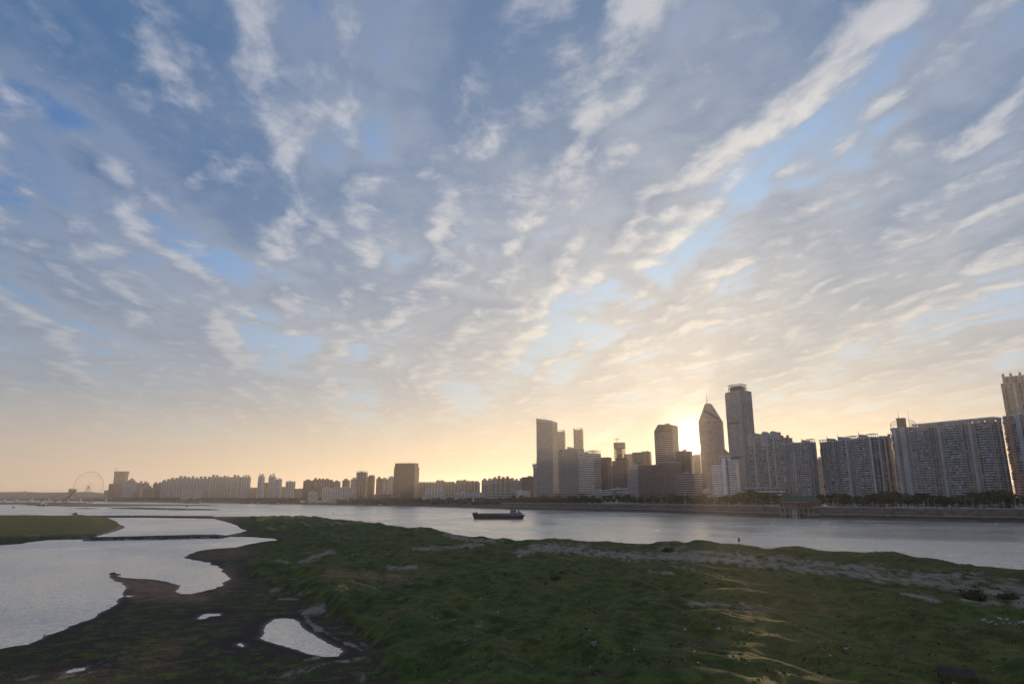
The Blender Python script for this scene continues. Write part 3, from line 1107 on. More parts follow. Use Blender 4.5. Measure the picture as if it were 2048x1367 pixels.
b = Bld('apartment_tower', 'tall beige tower with notched crown behind the blue-grey flats', 2005, 905, 2076, 880, 790, 'beige', 'pale')
b.block(2005, 2076, 765, 26, front=dict(APT, pat='WDBWPWDBW'), side=dict(APT, pat='WBW'))
x0, x1, z1 = b.block(2010, 2066, 752, 20, 2.5, 764.5, front=dict(APT, pat='-W-WD'), parapet=1.2)
for q in (0, .28, .62, .93):
    mb = MB()
    x = x0 + (x1 - x0) * q
    mb.box(x, x + 3.2, 2.2, 6.2, z1 + 1.2, z1 + 4.6)
    mb.box(x + .5, x + 2.7, 2.6, 5.8, z1 + 4.6, z1 + 6.0)
    b.part('crown_pier', mb, b.mw)
b.done()

b = Bld('apartment_slab', 'long dark slab of flats under one continuous raised roof beam', 1826, 806, 1988, 728, 845, 'mauve', 'blue')
zt = b.Z(857)
b.vol(b.rect(0, b.w, 0, 16), 0, zt, dict(APT, pat='WBBBWDDWPWBBBBBWDWPWDBBBWDPWW'), dict(APT, pat='WWPW'), parapet=.6)
beam = MB()
zb = b.Z(848)
beam.box(-2, b.w + .5, -.6, 2.2, zb - 2.2, zb)
beam.box(-2, b.w + .5, 13.5, 16.3, zb - 2.2, zb)
beam.box(b.w - 2.2, b.w + .5, 2.21, 13.49, zb - 2.2, zb - .01)
b.part('roof_beam', beam, b.mt)
posts = MB()
rr = random.Random(4)
x = 2.0
while x < b.w:
    wd = rr.choice((.8, .8, 1.2, 9.0, 13.0))
    posts.box(x, min(x + wd, b.w + .3), -.3, 1.8, zt + .6, zb - 2.2)
    posts.box(x, min(x + wd, b.w + .3), 13.8, 15.9, zt + .6, zb - 2.2)
    x += wd + rr.uniform(2.2, 4.2)
b.part('beam_posts', posts, b.mw, 'stuff')
b.done()

b = Bld('apartment_tower', 'rounded corner tower topped by a curved open ring and two masts', 1779, 826, 1832, 806, 860, 'mauve', 'blue')
zt = b.Z(856)
w_ = b.w
arc = [(w_ / 2 - w_ / 2 * math.cos(a), 7 - 9.0 * math.sin(a)) for a in [math.pi * k / 9 for k in range(10)]]
arc = [(0, 18)] + arc + [(w_, 18)]
b.wall.prism(arc, 0, zt)
pats = ['WBW', 'BW', 'B', 'P', 'W', 'P', 'WB', 'B', 'P', 'BW', 'W']
for k in range(len(arc) - 1):
    b.seg(arc[k], arc[k + 1], 0, zt, kind='apt', fh=3.0, bay=2.6 if k in (0, 10) else 3.4, pat=pats[k % 11], rib=.8)
cr = MB()
zc = b.Z(838)
cr.box(w_ * .30, w_ * .58, 1, 12, zt, zc)
cr.box(w_ * .28, w_ * .60, .6, 12.4, zc, zc + .6)
b.part('lift_head', cr, W['brown'])
for side_, a0, a1 in ((0, .02, .36), (1, .72, .97)):
    prev, ring = None, MB()
    for k in range(9):
        a = math.pi * (a0 + (a1 - a0) * k / 8)
        x, y = w_ / 2 - w_ * .5 * math.cos(a), 7 - 9.0 * math.sin(a)
        f = k / 8 if side_ == 0 else 1 - k / 8
        zr = zt + 3.0 + 6.0 * f ** .7
        ring.bar((x, y, zt), (x, y, zr), .12)
        if prev:
            ring.bar(prev, (x, y, zr), .22)
            ring.bar((prev[0], prev[1], zt + (prev[2] - zt) * .5), (x, y, zt + (zr - zt) * .5), .2)
        prev = (x, y, zr)
    b.part('ring_frame', ring, W['brown'])
b.mast(w_ * .40, 1, zc, b.Z(822)), b.mast(w_ * .78, 1, zt, b.Z(821))
b.done()

b = Bld('apartment_block', 'dark brown ribbed flats between the rounded tower and the white-framed slab', 1742, 930, 1790, 905, 900, 'brown', 'mauve')
b.block(1742, 1790, 876, 20, front=dict(APT, pat='PDPDD', rib=.9), side=dict(APT, pat='WD'))
b.clutter(0, b.w, 18, b.Z(876), 6)
b.done()

b = Bld('apartment_block', 'wide grey flats with white box frames and four swept stair heads', 1639, 885, 1742, 803, 880, 'mauve', 'blue')
zt = b.Z(886)
FR = dict(APT, bay=3.3, pat='BWFFWBWWFFWWBBPWFWWWBBWBWWP', rib=.9)
b.vol(b.rect(0, b.w, 0, 20), 0, zt, FR, dict(APT, pat='DWDPWD'), parapet=1.4)
for p0, p1, ptop, pm in ((1653, 1663, 876, 870), (1676, 1692, 873, 866), (1718, 1726, 868, 860)):
    x0, x1 = b.X(p0), b.X(p1)
    f = x0 / b.w
    b.penthouse(x0, x1, 1.5, 10, zt, b.Z(ptop, f))
    b.mast(x0 + .4, 1.4, b.Z(ptop, f) - .5, b.Z(pm, f), .4)
b.pergola(b.X(1734), b.X(1746), 1, 8, zt, b.Z(867, .95), 3)
b.pergola(b.X(1638), b.X(1645), 0, 8, zt, zt + 5.0, 2)
b.pergola(b.X(1695), b.X(1712), 1, 7, zt, zt + 5.5, 5)
b.clutter(b.w * .1, b.w, 18, zt, 7)
b.done()

b = Bld('apartment_block', 'grey flats with two ladders of white box frames beside the gap', 1562, 910, 1615, 872, 885, 'grey', 'pale')
zt = b.Z(889)
b.vol(b.rect(0, b.w, 0, 17), 0, zt, dict(APT, bay=3.2, pat='BWFFWWBFFWBW'), dict(APT, pat='W-W'), parapet=1.4)
for p0, p1, ptop, pm in ((1577, 1586, 883, 877), (1602, 1611, 879, 874)):
    x0, x1 = b.X(p0), b.X(p1)
    f = x0 / b.w
    b.penthouse(x0, x1, 1.5, 9, zt, b.Z(ptop, f))
    b.mast(x0 + .4, 1.4, b.Z(ptop, f) - .5, b.Z(pm, f), .4)
b.pergola(b.X(1612), b.X(1621), 1, 8, zt, zt + 5, 3)
b.clutter(2, b.w, 15, zt, 4)
b.done()

b = Bld('apartment_block', 'sunlit beige flats glimpsed in the gap between the white-framed blocks', 1628, 1080, 1652, 1070, 930, 'beige', 'pale')
b.block(1628, 1652, 918, 18, front=dict(APT, pat='WBW'))
b.clutter(0, b.w, 15, b.Z(918), 2)
b.done()


def dome_tower(label, p0, p1, ya, yb, pyeave, pydome, blockside):
    b = Bld('apartment_tower', label, p0, ya, p1, yb, 890, 'grey', 'pale')
    zt = b.Z(pyeave)
    b.vol(b.rect(0, b.w, 0, 19), 0, zt, dict(APT, bay=2.9, pat='WBWPBWBPWBW', rib=.45), dict(APT, bay=2.9, pat='BWB'), parapet=.8)
    zd = b.Z(pydome)
    for x0, x1, y0 in ((b.w * .06, b.w * .46, -1.2), (b.w * .50, b.w * .86, 2.0)):      # two upright barrel gables
        mb = MB()
        n, cx, hw = 12, (x0 + x1) / 2, (x1 - x0) / 2
        ring0, ring1 = [], []
        zb_ = zt - 12
        for k in range(n + 1):
            a = math.pi * k / n
            ring0.append((cx - hw * math.cos(a), y0, zt + (zd - zt) * math.sin(a) ** .8))
        ring0 = [(x0, y0, zb_)] + ring0 + [(x1, y0, zb_)]
        ring1 = [(p[0], y0 + 9, p[2]) for p in ring0]
        mb.loft([ring1, ring0])
        b.part('barrel_gable', mb, b.mw)
        rib_ = MB()
        for q in (.2, .4, .6, .8):
            x = x0 + (x1 - x0) * q
            top = zt + (zd - zt) * math.sin(math.acos(max(-1, min(1, (cx - x) / hw)))) ** .8
            rib_.box(x - .25, x + .25, y0 - .35, y0 - .01, zb_, top - .4)
        b.part('gable_ribs', rib_, b.mt)
    b.penthouse(b.w * blockside, b.w * .98, 3, 12, zt, zt + (zd - zt) * .75, False)
    b.done()


dome_tower('slim grey tower with a barrel gable next to the stepped skyscraper', 1495, 1521, 955, 945, 877, 866, .74)
dome_tower('broad grey tower with the taller barrel gable and brown shaft side', 1522, 1556, 945, 925, 877, 863, .80)
b = Bld('apartment_block', 'narrow grey block joining the barrel-gabled tower to the framed flats', 1553, 975, 1575, 962, 900, 'mauve', 'grey')
b.block(1553, 1575, 876, 18, front=dict(APT, pat='WBWWD'))
b.clutter(0, b.w, 16, b.Z(876), 2)
b.done()
b = Bld('podium_building', 'pale two-storey podium below the barrel-gabled towers', 1484, 925, 1572, 885, 985, 'beige', 'pale')
b.block(1484, 1572, 977, 14, front=dict(kind='bands', fh=5.0, bay=7.0, hfrac=.5))
b.done()

b = Bld('skyscraper', 'tallest grey tower with stepped shoulders and a square crown', 1449, 1035, 1484, 1012, 800, 'grey', 'pale', G_GREY)
CW = dict(kind='grid', fh=3.6, bay=2.6, frac=.5, hfrac=.5)
zA, zB, zC = b.Z(786), b.Z(828), b.Z(771)
t_ = 27.0
b.vol(b.rect(2.6, b.w - 1.4, 0, t_), 0, zA, dict(CW), dict(CW))
b.vol(b.rect(0, 2.55, 2, t_ - 2), 0, zA - 2, dict(CW), dict(CW), parapet=0)
b.vol(b.rect(b.w - 1.35, b.w + 2.2, 3, t_ + 3), 0, zA + 1.5, dict(CW), dict(CW), parapet=0)
b.vol(b.rect(-1.2, -.05, 4, t_ - 4), 0, zB, dict(CW), dict(CW), parapet=0)
b.vol(b.rect(b.w + 2.25, b.w + 4.2, 4, t_ - 1), 0, zB, dict(CW), dict(CW), parapet=0)
for py in (847, 914):
    mb = MB(); mb.box(3.0, b.w - 4, -.5, -.02, b.Z(py + 2), b.Z(py - 1)); b.part('plant_floor', mb, W['dark'])
fin = MB()
for q in (b.w - 9.0, b.w - 6.5, b.w - 4.0):
    fin.box(q - .4, q + .4, -.7, -.06, 0, zA + .5)
b.part('facade_fins', fin, b.mt)
cr = MB()
cx0, cx1 = b.w * .22, b.w * .93
cr.box(cx0 + 2, cx1 - 2, 5, 20, zA, zC - 3.4)
b.part('crown_core', cr, b.mw)
cf = MB()
for k in range(9):
    x = cx0 + (cx1 - cx0) * k / 8
    cf.box(x - .4, x + .4, 3, 3.8, zA, zC - .8), cf.box(x - .4, x + .4, 21, 21.8, zA, zC - .8)
for zz in (zA + (zC - zA) * .45, zC - .8):
    cf.box(cx0 - .6, cx1 + .6, 2.8, 4.0, zz, zz + .9), cf.box(cx0 - .6, cx1 + .6, 20.8, 22.0, zz, zz + .9)
    cf.box(cx0 - .6, cx0 + .6, 4.01, 20.79, zz, zz + .85), cf.box(cx1 - .6, cx1 + .6, 4.01, 20.79, zz, zz + .85)
b.part('crown_frame', cf, W['metal'])
b.done()


def profile_tower(b, prof, t, style, skip=0):
    """a slab whose front outline is given as (x, z) going clockwise from the base-left corner"""
    n = len(prof)
    f = [(p[0], 0, p[1]) for p in prof]
    k = [(p[0], t, p[1]) for p in prof]
    b.wall.face(list(reversed(f)) if False else f[::-1])
    b.wall.face(k)
    for i in range(n):
        j = (i + 1) % n
        b.wall.face([f[i], f[j], k[j], k[i]])
    xs = [p[0] for p in prof]
    b.seg((min(xs), 0), (max(xs), 0), 0, prof[1][1] - 1, **style)
    b.seg((max(xs), 0), (max(xs), t), 0, prof[-2][1] - 1, **style)
    b.seg((min(xs), t), (min(xs), 0), 0, prof[1][1] - 1, **style)


b = Bld('skyscraper', 'pointed-top tower with slanting roof planes and a needle mast', 1397, 1085, 1444, 1068, 850, 'beige', 'pale', G_GREY)
w_ = b.w
profile_tower(b, [(0, 0), (0, b.Z(843)), (w_ * .34, b.Z(808)), (w_ * .58, b.Z(808)), (w_, b.Z(842, 1)), (w_, 0)], 15, dict(kind='grid', fh=3.8, bay=3.0, frac=.5, hfrac=.42))
mb = MB()
mb.hexa([(w_ * .28, -.5, b.Z(824)), (w_ * .88, -.5, b.Z(842)), (w_ * .88, -.02, b.Z(842)), (w_ * .28, -.02, b.Z(824)),
         (w_ * .28, -.5, b.Z(819)), (w_ * .90, -.5, b.Z(838)), (w_ * .90, -.02, b.Z(838)), (w_ * .28, -.02, b.Z(819))])
b.part('slanting_band', mb, W['brown'])
mb = MB()
ec, er = (w_ * .39, b.Z(835)), 2.1
for k in range(16):
    a0, a1 = 2 * math.pi * k / 16, 2 * math.pi * (k + 1) / 16
    p = lambda a, r, y: (ec[0] + r * math.cos(a), y, ec[1] + r * math.sin(a))
    mb.hexa([p(a0, er * .5, -.4), p(a1, er * .5, -.4), p(a1, er * .5, -.03), p(a0, er * .5, -.03), p(a0, er, -.4), p(a1, er, -.4), p(a1, er, -.03), p(a0, er, -.03)])
b.part('ring_emblem', mb, W['brown'])
mb = MB()
for k in range(6):
    x = w_ * .38 + k * w_ * .085
    z_ = b.Z(846.5)
    for q in range(3):
        mb.box(x, x + 2.4, -.35, -.06, z_ + q * 1.1, z_ + q * 1.1 + .5)
    mb.box(x + .9, x + 1.4, -.40, -.36, z_ - .4, z_ + 3.4)
b.part('sign_characters', mb, W['brown'], 'stuff')
b.mast(w_ * .40, 7, b.Z(808) - .5, b.Z(787), .8)
mb = MB()
mb.hexa([(w_ + .2, 2, 0), (w_ + 12, 2, 0), (w_ + 12, 14, 0), (w_ + .2, 14, 0), (w_ + .2, 2, b.Z(898)), (w_ + 9, 2, b.Z(908)), (w_ + 9, 14, b.Z(908)), (w_ + .2, 14, b.Z(898))])
b.part('sloping_annex', mb, b.mw)
b.done()

b = Bld('office_building', 'white gridded office with tall blank pier beside the round tree', 1424, 950, 1474, 930, 950, 'white', 'white')
OF = dict(kind='grid', fh=3.5, bay=2.6, frac=.6, hfrac=.55)
b.block(1424, 1445.6, 931, 16, 0, front=OF)
b.block(1446, 1453, 915, 18, -1.0)
b.block(1453.3, 1458, 917, 14, 2.0, front=dict(kind='apt', pat='D', fh=3.5, bay=4))
b.block(1458.3, 1473, 921, 18, -.5, front=OF, side=OF)
mb = MB(); mb.box(b.X(1441), b.X(1461), -2, 14, b.Z(915) + 1.0, b.Z(913) + 1.0); b.part('roof_slab', mb, b.mt)
b.done()
b = Bld('arched_hall', 'low stone hall with arched gable at the foot of the white office', 1404, 945, 1425, 935, 985, 'beige', 'pale')
w_, zE, zP = b.w, b.Z(984), b.Z(976)
prof = [(0, 0), (0, zE)] + [(w_ / 2 - w_ / 2 * math.cos(math.pi * k / 8), zE + (zP - zE) * math.sin(math.pi * k / 8)) for k in range(1, 8)] + [(w_, zE), (w_, 0)]
profile_tower(b, prof, 12, dict(kind='grid', fh=4, bay=3, frac=.5, hfrac=.5))
b.done()
b = Bld('low_building', 'long pale arcade with flat roof in front of the white office', 1404, 915, 1455, 900, 993, 'beige', 'pale')
b.block(1404, 1455, 992, 8, front=dict(kind='grid', fh=5, bay=4, frac=.7, hfrac=.7))
b.done()

b = Bld('office_tower', 'banded tower with one clipped upper corner at the sun', 1308, 1185, 1344, 1165, 860, 'brown', 'beige', G_GREY)
w_ = b.w
profile_tower(b, [(0, 0), (0, b.Z(862)), (w_ * .24, b.Z(849)), (w_, b.Z(849, 1)), (w_, 0)], 32, dict(kind='bands', fh=4.0, bay=6, hfrac=.55))
b.clutter(w_ * .4, w_ * .9, 20, b.Z(849), 3)
b.done()

SIMPLE = [  # name, label, px0, px1, py_top, y_left, y_right, thickness, wall, trim, glass, style, roof
    ('office_block', 'dark block just under the setting sun', 1353, 1383, 902, 1095, 1085, 26, 'brown', 'beige', G_GREY, dict(kind='grid', fh=3.5, bay=3.0), 'c3'),
    ('office_block', 'low dark infill block closing the gap beneath the sun', 1380, 1392, 917, 2600, 2596, 40, 'brown', 'beige', G_GREY, dict(kind='grid', fh=3.5, bay=3.0), 'c1'),
    ('office_block', 'narrow dark block against the pointed-top tower', 1389.5, 1403, 908, 2400, 2396, 40, 'brown', 'beige', G_GREY, dict(kind='grid', fh=3.5, bay=3.0), 'c1'),
    ('office_block', 'wide dark gridded block below the clipped-corner tower', 1318, 1354, 926, 1050, 1030, 24, 'brown', 'mauve', G_GREY, dict(kind='grid', fh=3.4, bay=2.8), 'c3'),
    ('office_block', 'low dark office below the sun with long strip windows', 1352, 1404, 948, 1000, 975, 18, 'brown', 'mauve', G_GREY, dict(kind='bands', fh=3.8, bay=5), 'c3'),
    ('office_block', 'dark brown slab right of the pale perforated office', 1277, 1319, 931, 1090, 1062, 20, 'brown', 'brown', G_GREY, dict(kind='grid', fh=3.4, bay=2.6), 'c4'),
    ('office_block', 'pale perforated office with narrow upright windows and stepped top', 1255, 1276.5, 936, 1120, 1100, 22, 'grey', 'pale', G_DARK, dict(kind='grid', fh=3.6, bay=1.9, frac=.45, hfrac=.75), 's930'),
    ('office_tower', 'two-tone flat-topped tower behind the pale perforated office', 1266, 1288, 905, 1300, 1290, 30, 'grey', 'grey', G_GREY, dict(kind='curtain', fh=4, bay=3), 'c2'),
    ('office_tower', 'brown flat-topped tower against its two-tone neighbour', 1288.5, 1301, 903, 1300, 1296, 30, 'brown', 'beige', G_GREY, dict(kind='grid', fh=4, bay=4), 'c1'),
    ('office_tower', 'hazy tan tower with rounded shoulder behind the scaffolded one', 1249, 1267, 908, 1900, 1890, 25, 'beige', 'beige', G_GREY, dict(kind='curtain', fh=4, bay=3.5), 'c1'),
    ('apartment_tower', 'dark tower with rounded shoulder left of the scaffolded tower', 1202, 1216, 915, 1200, 1192, 20, 'brown', 'brown', G_GREY, dict(kind='grid', fh=3.2, bay=3), 's918'),
    ('apartment_tower', 'lower dark flats joined to the rounded-shoulder tower', 1216.3, 1227, 933, 1950, 1945, 20, 'brown', 'brown', G_GREY, dict(kind='grid', fh=3.2, bay=3), 'c2'),
    ('apartment_tower', 'dark stepped flats in front of the scaffolded tower', 1225, 1248, 922, 1175, 1160, 20, 'brown', 'brown', G_GREY, dict(kind='grid', fh=3.2, bay=3), 's917'),
    ('apartment_block', 'short dark flats next to the banded block', 1194.5, 1203, 942, 2000, 1995, 16, 'brown', 'brown', G_GREY, dict(kind='grid', fh=3.2, bay=3), 'c1'),
    ('hotel_building', 'slim pale block carrying a roof billboard frame', 1188.5, 1197, 938, 2000, 1995, 16, 'pale', 'pale', G_GREY, dict(kind='bands', fh=3.6, bay=5), 'f'),
    ('low_building', 'low grey wing with rows of windows right of the banded block', 1186, 1222, 981, 1160, 1130, 16, 'grey', 'pale', G_DARK, dict(kind='bands', fh=4.0, bay=6), 'c3'),
    ('low_building', 'pale columned low building left of the perforated office', 1220, 1257, 977, 1145, 1115, 16, 'pale', 'pale', G_DARK, dict(kind='grid', fh=7.0, bay=3.2, frac=.6, hfrac=.7), 'c2'),
    ('site_cabin', 'white site cabin behind the striped red sign by the trees', 1208, 1240, 996, 1095, 1075, 6, 'white', 'white', G_DARK, dict(kind='grid', fh=4.0, bay=5.0, frac=.3, hfrac=.3), ''),
    ('office_block', 'banded pale office with open frame crown on its right corner', 1158, 1188, 908, 1270, 1245, 26, 'grey', 'pale', G_DARK, dict(kind='bands', fh=3.9, bay=5, hfrac=.5), 'F1172,1188,904'),
    ('office_block', 'blue-grey glass block with concave mirror front', 1118, 1157, 898, 1330, 1305, 28, 'blue', 'grey', G_BLUE, dict(kind='curtain', fh=4, bay=2.6), 'G'),
    ('low_building', 'dark low podium in front of the glass block', 1105, 1160, 987, 1290, 1250, 16, 'dark', 'mauve', G_DARK, dict(kind='bands', fh=4.2, bay=6), 'c3'),
    ('skyscraper', 'left one of the pale twin towers with scooped roof', 1112, 1129, 863, 1760, 1755, 26, 'blue', 'beige', G_BLUE, dict(kind='curtain', fh=4.2, bay=3), 'T'),
    ('skyscraper', 'right one of the pale twin towers with dark slot down its front', 1148, 1166, 859, 1760, 1755, 26, 'blue', 'beige', G_BLUE, dict(kind='curtain', fh=4.2, bay=3), 'TS'),
    ('telecom_building', 'slender tower with projecting sign box and aerial beside the blue glass tower', 1066.5, 1074, 935, 1500, 1497, 14, 'grey', 'pale', G_DARK, dict(kind='grid', fh=3.6, bay=3), 'N'),
    ('apartment_block', 'brown hazy flats left of the blue glass tower', 1044, 1067, 954, 1650, 1640, 20, 'brown', 'beige', G_GREY, dict(kind='grid', fh=3.2, bay=3.4), 'c3'),
    ('office_block', 'small white gridded office above the trees left of the glass tower', 1034, 1057, 982, 1500, 1490, 14, 'white', 'white', G_DARK, dict(kind='grid', fh=3.6, bay=3.0), 'c1'),
    ('apartment_block', 'tan flats with flat roof left of the brown flats', 1019, 1045, 961, 1720, 1705, 18, 'beige', 'pale', G_GREY, dict(kind='grid', fh=3.1, bay=3.6), 'p3'),
    ('apartment_block', 'stepped tan flats with many stair heads in the middle distance', 984, 1018, 957, 1700, 1680, 18, 'beige', 'beige', G_GREY, dict(kind='apt', fh=3.1, bay=3.6, pat='WBWP'), 'p4'),
    ('apartment_block', 'grey flats between the stepped tan flats and the dormered flats', 963, 984, 960, 1760, 1750, 18, 'mauve', 'pale', G_GREY, dict(kind='apt', fh=3.1, bay=3.6, pat='WWB'), 'p2'),
    ('glass_hall', 'low grey hall with sloping glass roof behind the park trees', 977, 1022, 986, 1560, 1540, 20, 'blue', 'grey', G_BLUE, dict(kind='bands', fh=5, bay=8), ''),
    ('office_block', 'long white low block with closely spaced piers behind the park', 909, 970, 985, 1640, 1600, 16, 'pale', 'pale', G_DARK, dict(kind='apt', fh=3.6, bay=3.2, pat='WPW'), 'c4'),
    ('apartment_block', 'dormer-roofed flats left of the grey middle flats', 932, 956, 964, 1800, 1790, 16, 'beige', 'beige', G_GREY, dict(kind='apt', fh=3.1, bay=3.4, pat='WBP'), 'd'),
    ('apartment_block', 'dormer-roofed flats above the left end of the white low block', 911, 931, 963, 1820, 1810, 16, 'beige', 'beige', G_GREY, dict(kind='apt', fh=3.1, bay=3.4, pat='WBP'), 'd'),
    ('apartment_block', 'dormer-roofed flats with the broadest gable right of the white hotel', 887, 907, 966, 1850, 1840, 16, 'beige', 'beige', G_GREY, dict(kind='apt', fh=3.1, bay=3.4, pat='WBP'), 'd'),
    ('apartment_block', 'tallest dormer-roofed flats behind the white hotel', 871, 887, 962, 1860, 1855, 16, 'beige', 'beige', G_GREY, dict(kind='apt', fh=3.1, bay=3.4, pat='WBP'), 'd'),
    ('apartment_block', 'low dormer-roofed flats just right of the big dark block', 831, 869, 967, 1900, 1885, 16, 'beige', 'beige', G_GREY, dict(kind='apt', fh=3.1, bay=3.4, pat='WBP'), 'd'),
    ('hotel_building', 'white hotel block with stepped roof above its low wings', 850, 883, 976, 1700, 1680, 16, 'pale', 'pale', G_DARK, dict(kind='apt', fh=3.5, bay=3.4, pat='WPW'), 's973'),
    ('low_building', 'low white wing spread along the foot of the white hotel', 844, 902, 993, 1620, 1590, 12, 'pale', 'pale', G_DARK, dict(kind='grid', fh=4, bay=4, frac=.5, hfrac=.5), 'c2'),
    ('office_tower', 'big dark block with notched top corners standing alone', 787, 829, 927, 1790, 1775, 40, 'dark', 'mauve', G_GREY, dict(kind='grid', fh=4, bay=3.0, frac=.55, hfrac=.55), 'K'),
    ('low_building', 'low dark shed row at the foot of the big dark block', 749, 800, 988, 1760, 1740, 18, 'dark', 'mauve', G_DARK, dict(kind='bands', fh=5, bay=8), ''),
    ('apartment_tower', 'thin pale tower hugging the big dark block', 776, 787, 954, 2000, 1996, 18, 'pale', 'white', G_GREY, dict(kind='apt', fh=3.1, bay=3.6, pat='PWB'), 'p1'),
    ('apartment_tower', 'pale ribbed tower second left of the big dark block', 762, 773, 958, 2000, 1996, 18, 'pale', 'pale', G_GREY, dict(kind='apt', fh=3.1, bay=3.6, pat='PWB'), 'p1'),
    ('apartment_tower', 'brown slim tower with raised roof box', 752, 761, 957, 1960, 1956, 16, 'brown', 'beige', G_GREY, dict(kind='grid', fh=3.1, bay=3.2), 'p1'),
    ('apartment_tower', 'dark tower with stepped shoulders right of the tallest dark slab', 733, 746, 953, 1900, 1896, 16, 'brown', 'mauve', G_GREY, dict(kind='grid', fh=3.1, bay=3.2), 's950'),
    ('apartment_tower', 'dark tall slab with overhanging roof left of the big block', 712, 730, 944, 1850, 1845, 18, 'dark', 'blue', G_GREY, dict(kind='apt', fh=3.1, bay=3.4, pat='WBW'), 'f'),
    ('apartment_block', 'grey block half hidden behind the dark tall slab', 701, 713, 958, 2050, 2046, 16, 'mauve', 'pale', G_GREY, dict(kind='grid', fh=3.1, bay=3.6), 'p1'),
    ('apartment_block', 'brown block standing above the row of white flats', 684, 697, 960, 2100, 2096, 16, 'brown', 'beige', G_GREY, dict(kind='grid', fh=3.1, bay=3.6), 'p1'),
    ('apartment_block', 'white ribbed low flats left of the dark tall slab', 683, 711, 974, 1900, 1885, 14, 'pale', 'pale', G_GREY, dict(kind='apt', fh=3.1, bay=3.4, pat='WPB'), 'c3'),
    ('apartment_block', 'white ribbed low flats with taller left corner', 645, 682, 975, 1930, 1910, 14, 'pale', 'pale', G_GREY, dict(kind='apt', fh=3.1, bay=3.4, pat='PWB'), 'c4'),
    ('apartment_block', 'small white flats at the left end of the white row', 616, 632, 984, 1990, 1980, 14, 'pale', 'pale', G_GREY, dict(kind='grid', fh=3.1, bay=3.4), 'c2'),
    ('apartment_block', 'long brown flats with uneven roofline behind the white flats', 625, 656, 959, 2200, 2185, 16, 'brown', 'beige', G_GREY, dict(kind='apt', fh=3.1, bay=3.6, pat='WBP'), 'p4'),
    ('apartment_block', 'lower brown flats stepping down to the right', 656, 677, 963, 2200, 2190, 16, 'brown', 'beige', G_GREY, dict(kind='apt', fh=3.1, bay=3.6, pat='WBP'), 'p2'),
    ('apartment_tower', 'square brown tower left of the long brown flats', 606, 623, 961, 2150, 2145, 18, 'brown', 'beige', G_GREY, dict(kind='grid', fh=3.1, bay=3.6), 'p1'),
    ('apartment_block', 'low distant flats filling the gap left of the square brown tower', 588, 607, 977, 2300, 2290, 16, 'beige', 'beige', G_GREY, dict(kind='grid', fh=3.1, bay=3.6), 'c3'),
    ('apartment_tower', 'pale tower with open roof frame, rightmost of the white towers', 571, 587, 963, 2350, 2345, 16, 'pale', 'pale', G_GREY, dict(kind='apt', fh=3.1, bay=3.4, pat='PWBP'), 'f'),
    ('apartment_block', 'low tan flats between two white towers near the gap', 560, 571, 973, 2450, 2446, 16, 'beige', 'beige', G_GREY, dict(kind='grid', fh=3.1, bay=3.6), 'c1'),
    ('apartment_tower', 'white tower with a lower framed right half', 548, 560, 958, 2420, 2416, 16, 'pale', 'pale', G_GREY, dict(kind='apt', fh=3.1, bay=3.4, pat='PWB'), 'f'),
    ('apartment_tower', 'white tower with the higher spiky left half', 536, 547.6, 953, 2420, 2416, 16, 'pale', 'pale', G_GREY, dict(kind='apt', fh=3.1, bay=3.4, pat='PWB'), 'p2'),
    ('apartment_block', 'brown flats standing behind two slender white towers', 525, 536, 965, 2600, 2596, 16, 'brown', 'beige', G_GREY, dict(kind='grid', fh=3.1, bay=3.6), 'c1'),
    ('apartment_tower', 'slender white tower with spiky crown and sunlit edge', 515, 525, 953, 2480, 2476, 16, 'pale', 'pale', G_GREY, dict(kind='apt', fh=3.1, bay=3.4, pat='PWB'), 'p2'),
    ('apartment_block', 'tan low flats left of the slender white tower', 497, 515, 975, 2600, 2590, 16, 'beige', 'beige', G_GREY, dict(kind='grid', fh=3.1, bay=3.6), 'c2'),
    ('apartment_tower', 'broad white tower with two spiky crowns and sunlit right edge', 482, 497, 954, 2550, 2545, 18, 'pale', 'pale', G_GREY, dict(kind='apt', fh=3.1, bay=3.4, pat='PWBW'), 'p3'),
    ('apartment_block', 'small hazy flats in the gap after the long terrace of towers', 474, 483, 975, 2700, 2696, 16, 'beige', 'beige', G_GREY, dict(kind='grid', fh=3.1, bay=3.6), 'c1'),
]
ROW = [(322, 338, 962), (338, 354, 958), (354, 371, 955.5), (371, 387, 957), (387, 403, 957), (403, 420, 957), (420, 435, 954), (435, 450, 955.5), (450, 463, 957), (463, 476, 954)]
ROWL = ['first tower of the long pale terrace, at its lower left end', 'second tower of the long pale terrace with white left rib', 'third tower of the long pale terrace, tallest of its left half',
        'fourth tower of the long pale terrace above a low front block', 'fifth tower of the long pale terrace with plain flat cap', 'sixth tower of the long pale terrace with bright rib',
        'seventh tower of the long pale terrace, tallest of all', 'eighth tower of the long pale terrace with brown front', 'ninth tower of the long pale terrace with gabled crown', 'last tower of the long pale terrace with sunlit right edge']
for k, (p0, p1, pt) in enumerate(ROW):
    SIMPLE.append(('apartment_tower', ROWL[k], p0, p1, pt, 2900 - k * 30, 2880 - k * 30, 26, ('mauve', 'grey', 'mauve', 'beige', 'grey')[k % 5], 'pale', G_GREY, dict(kind='apt', fh=3.1, bay=4.2, pat='PWBWB', rib=.6), 'p2'))
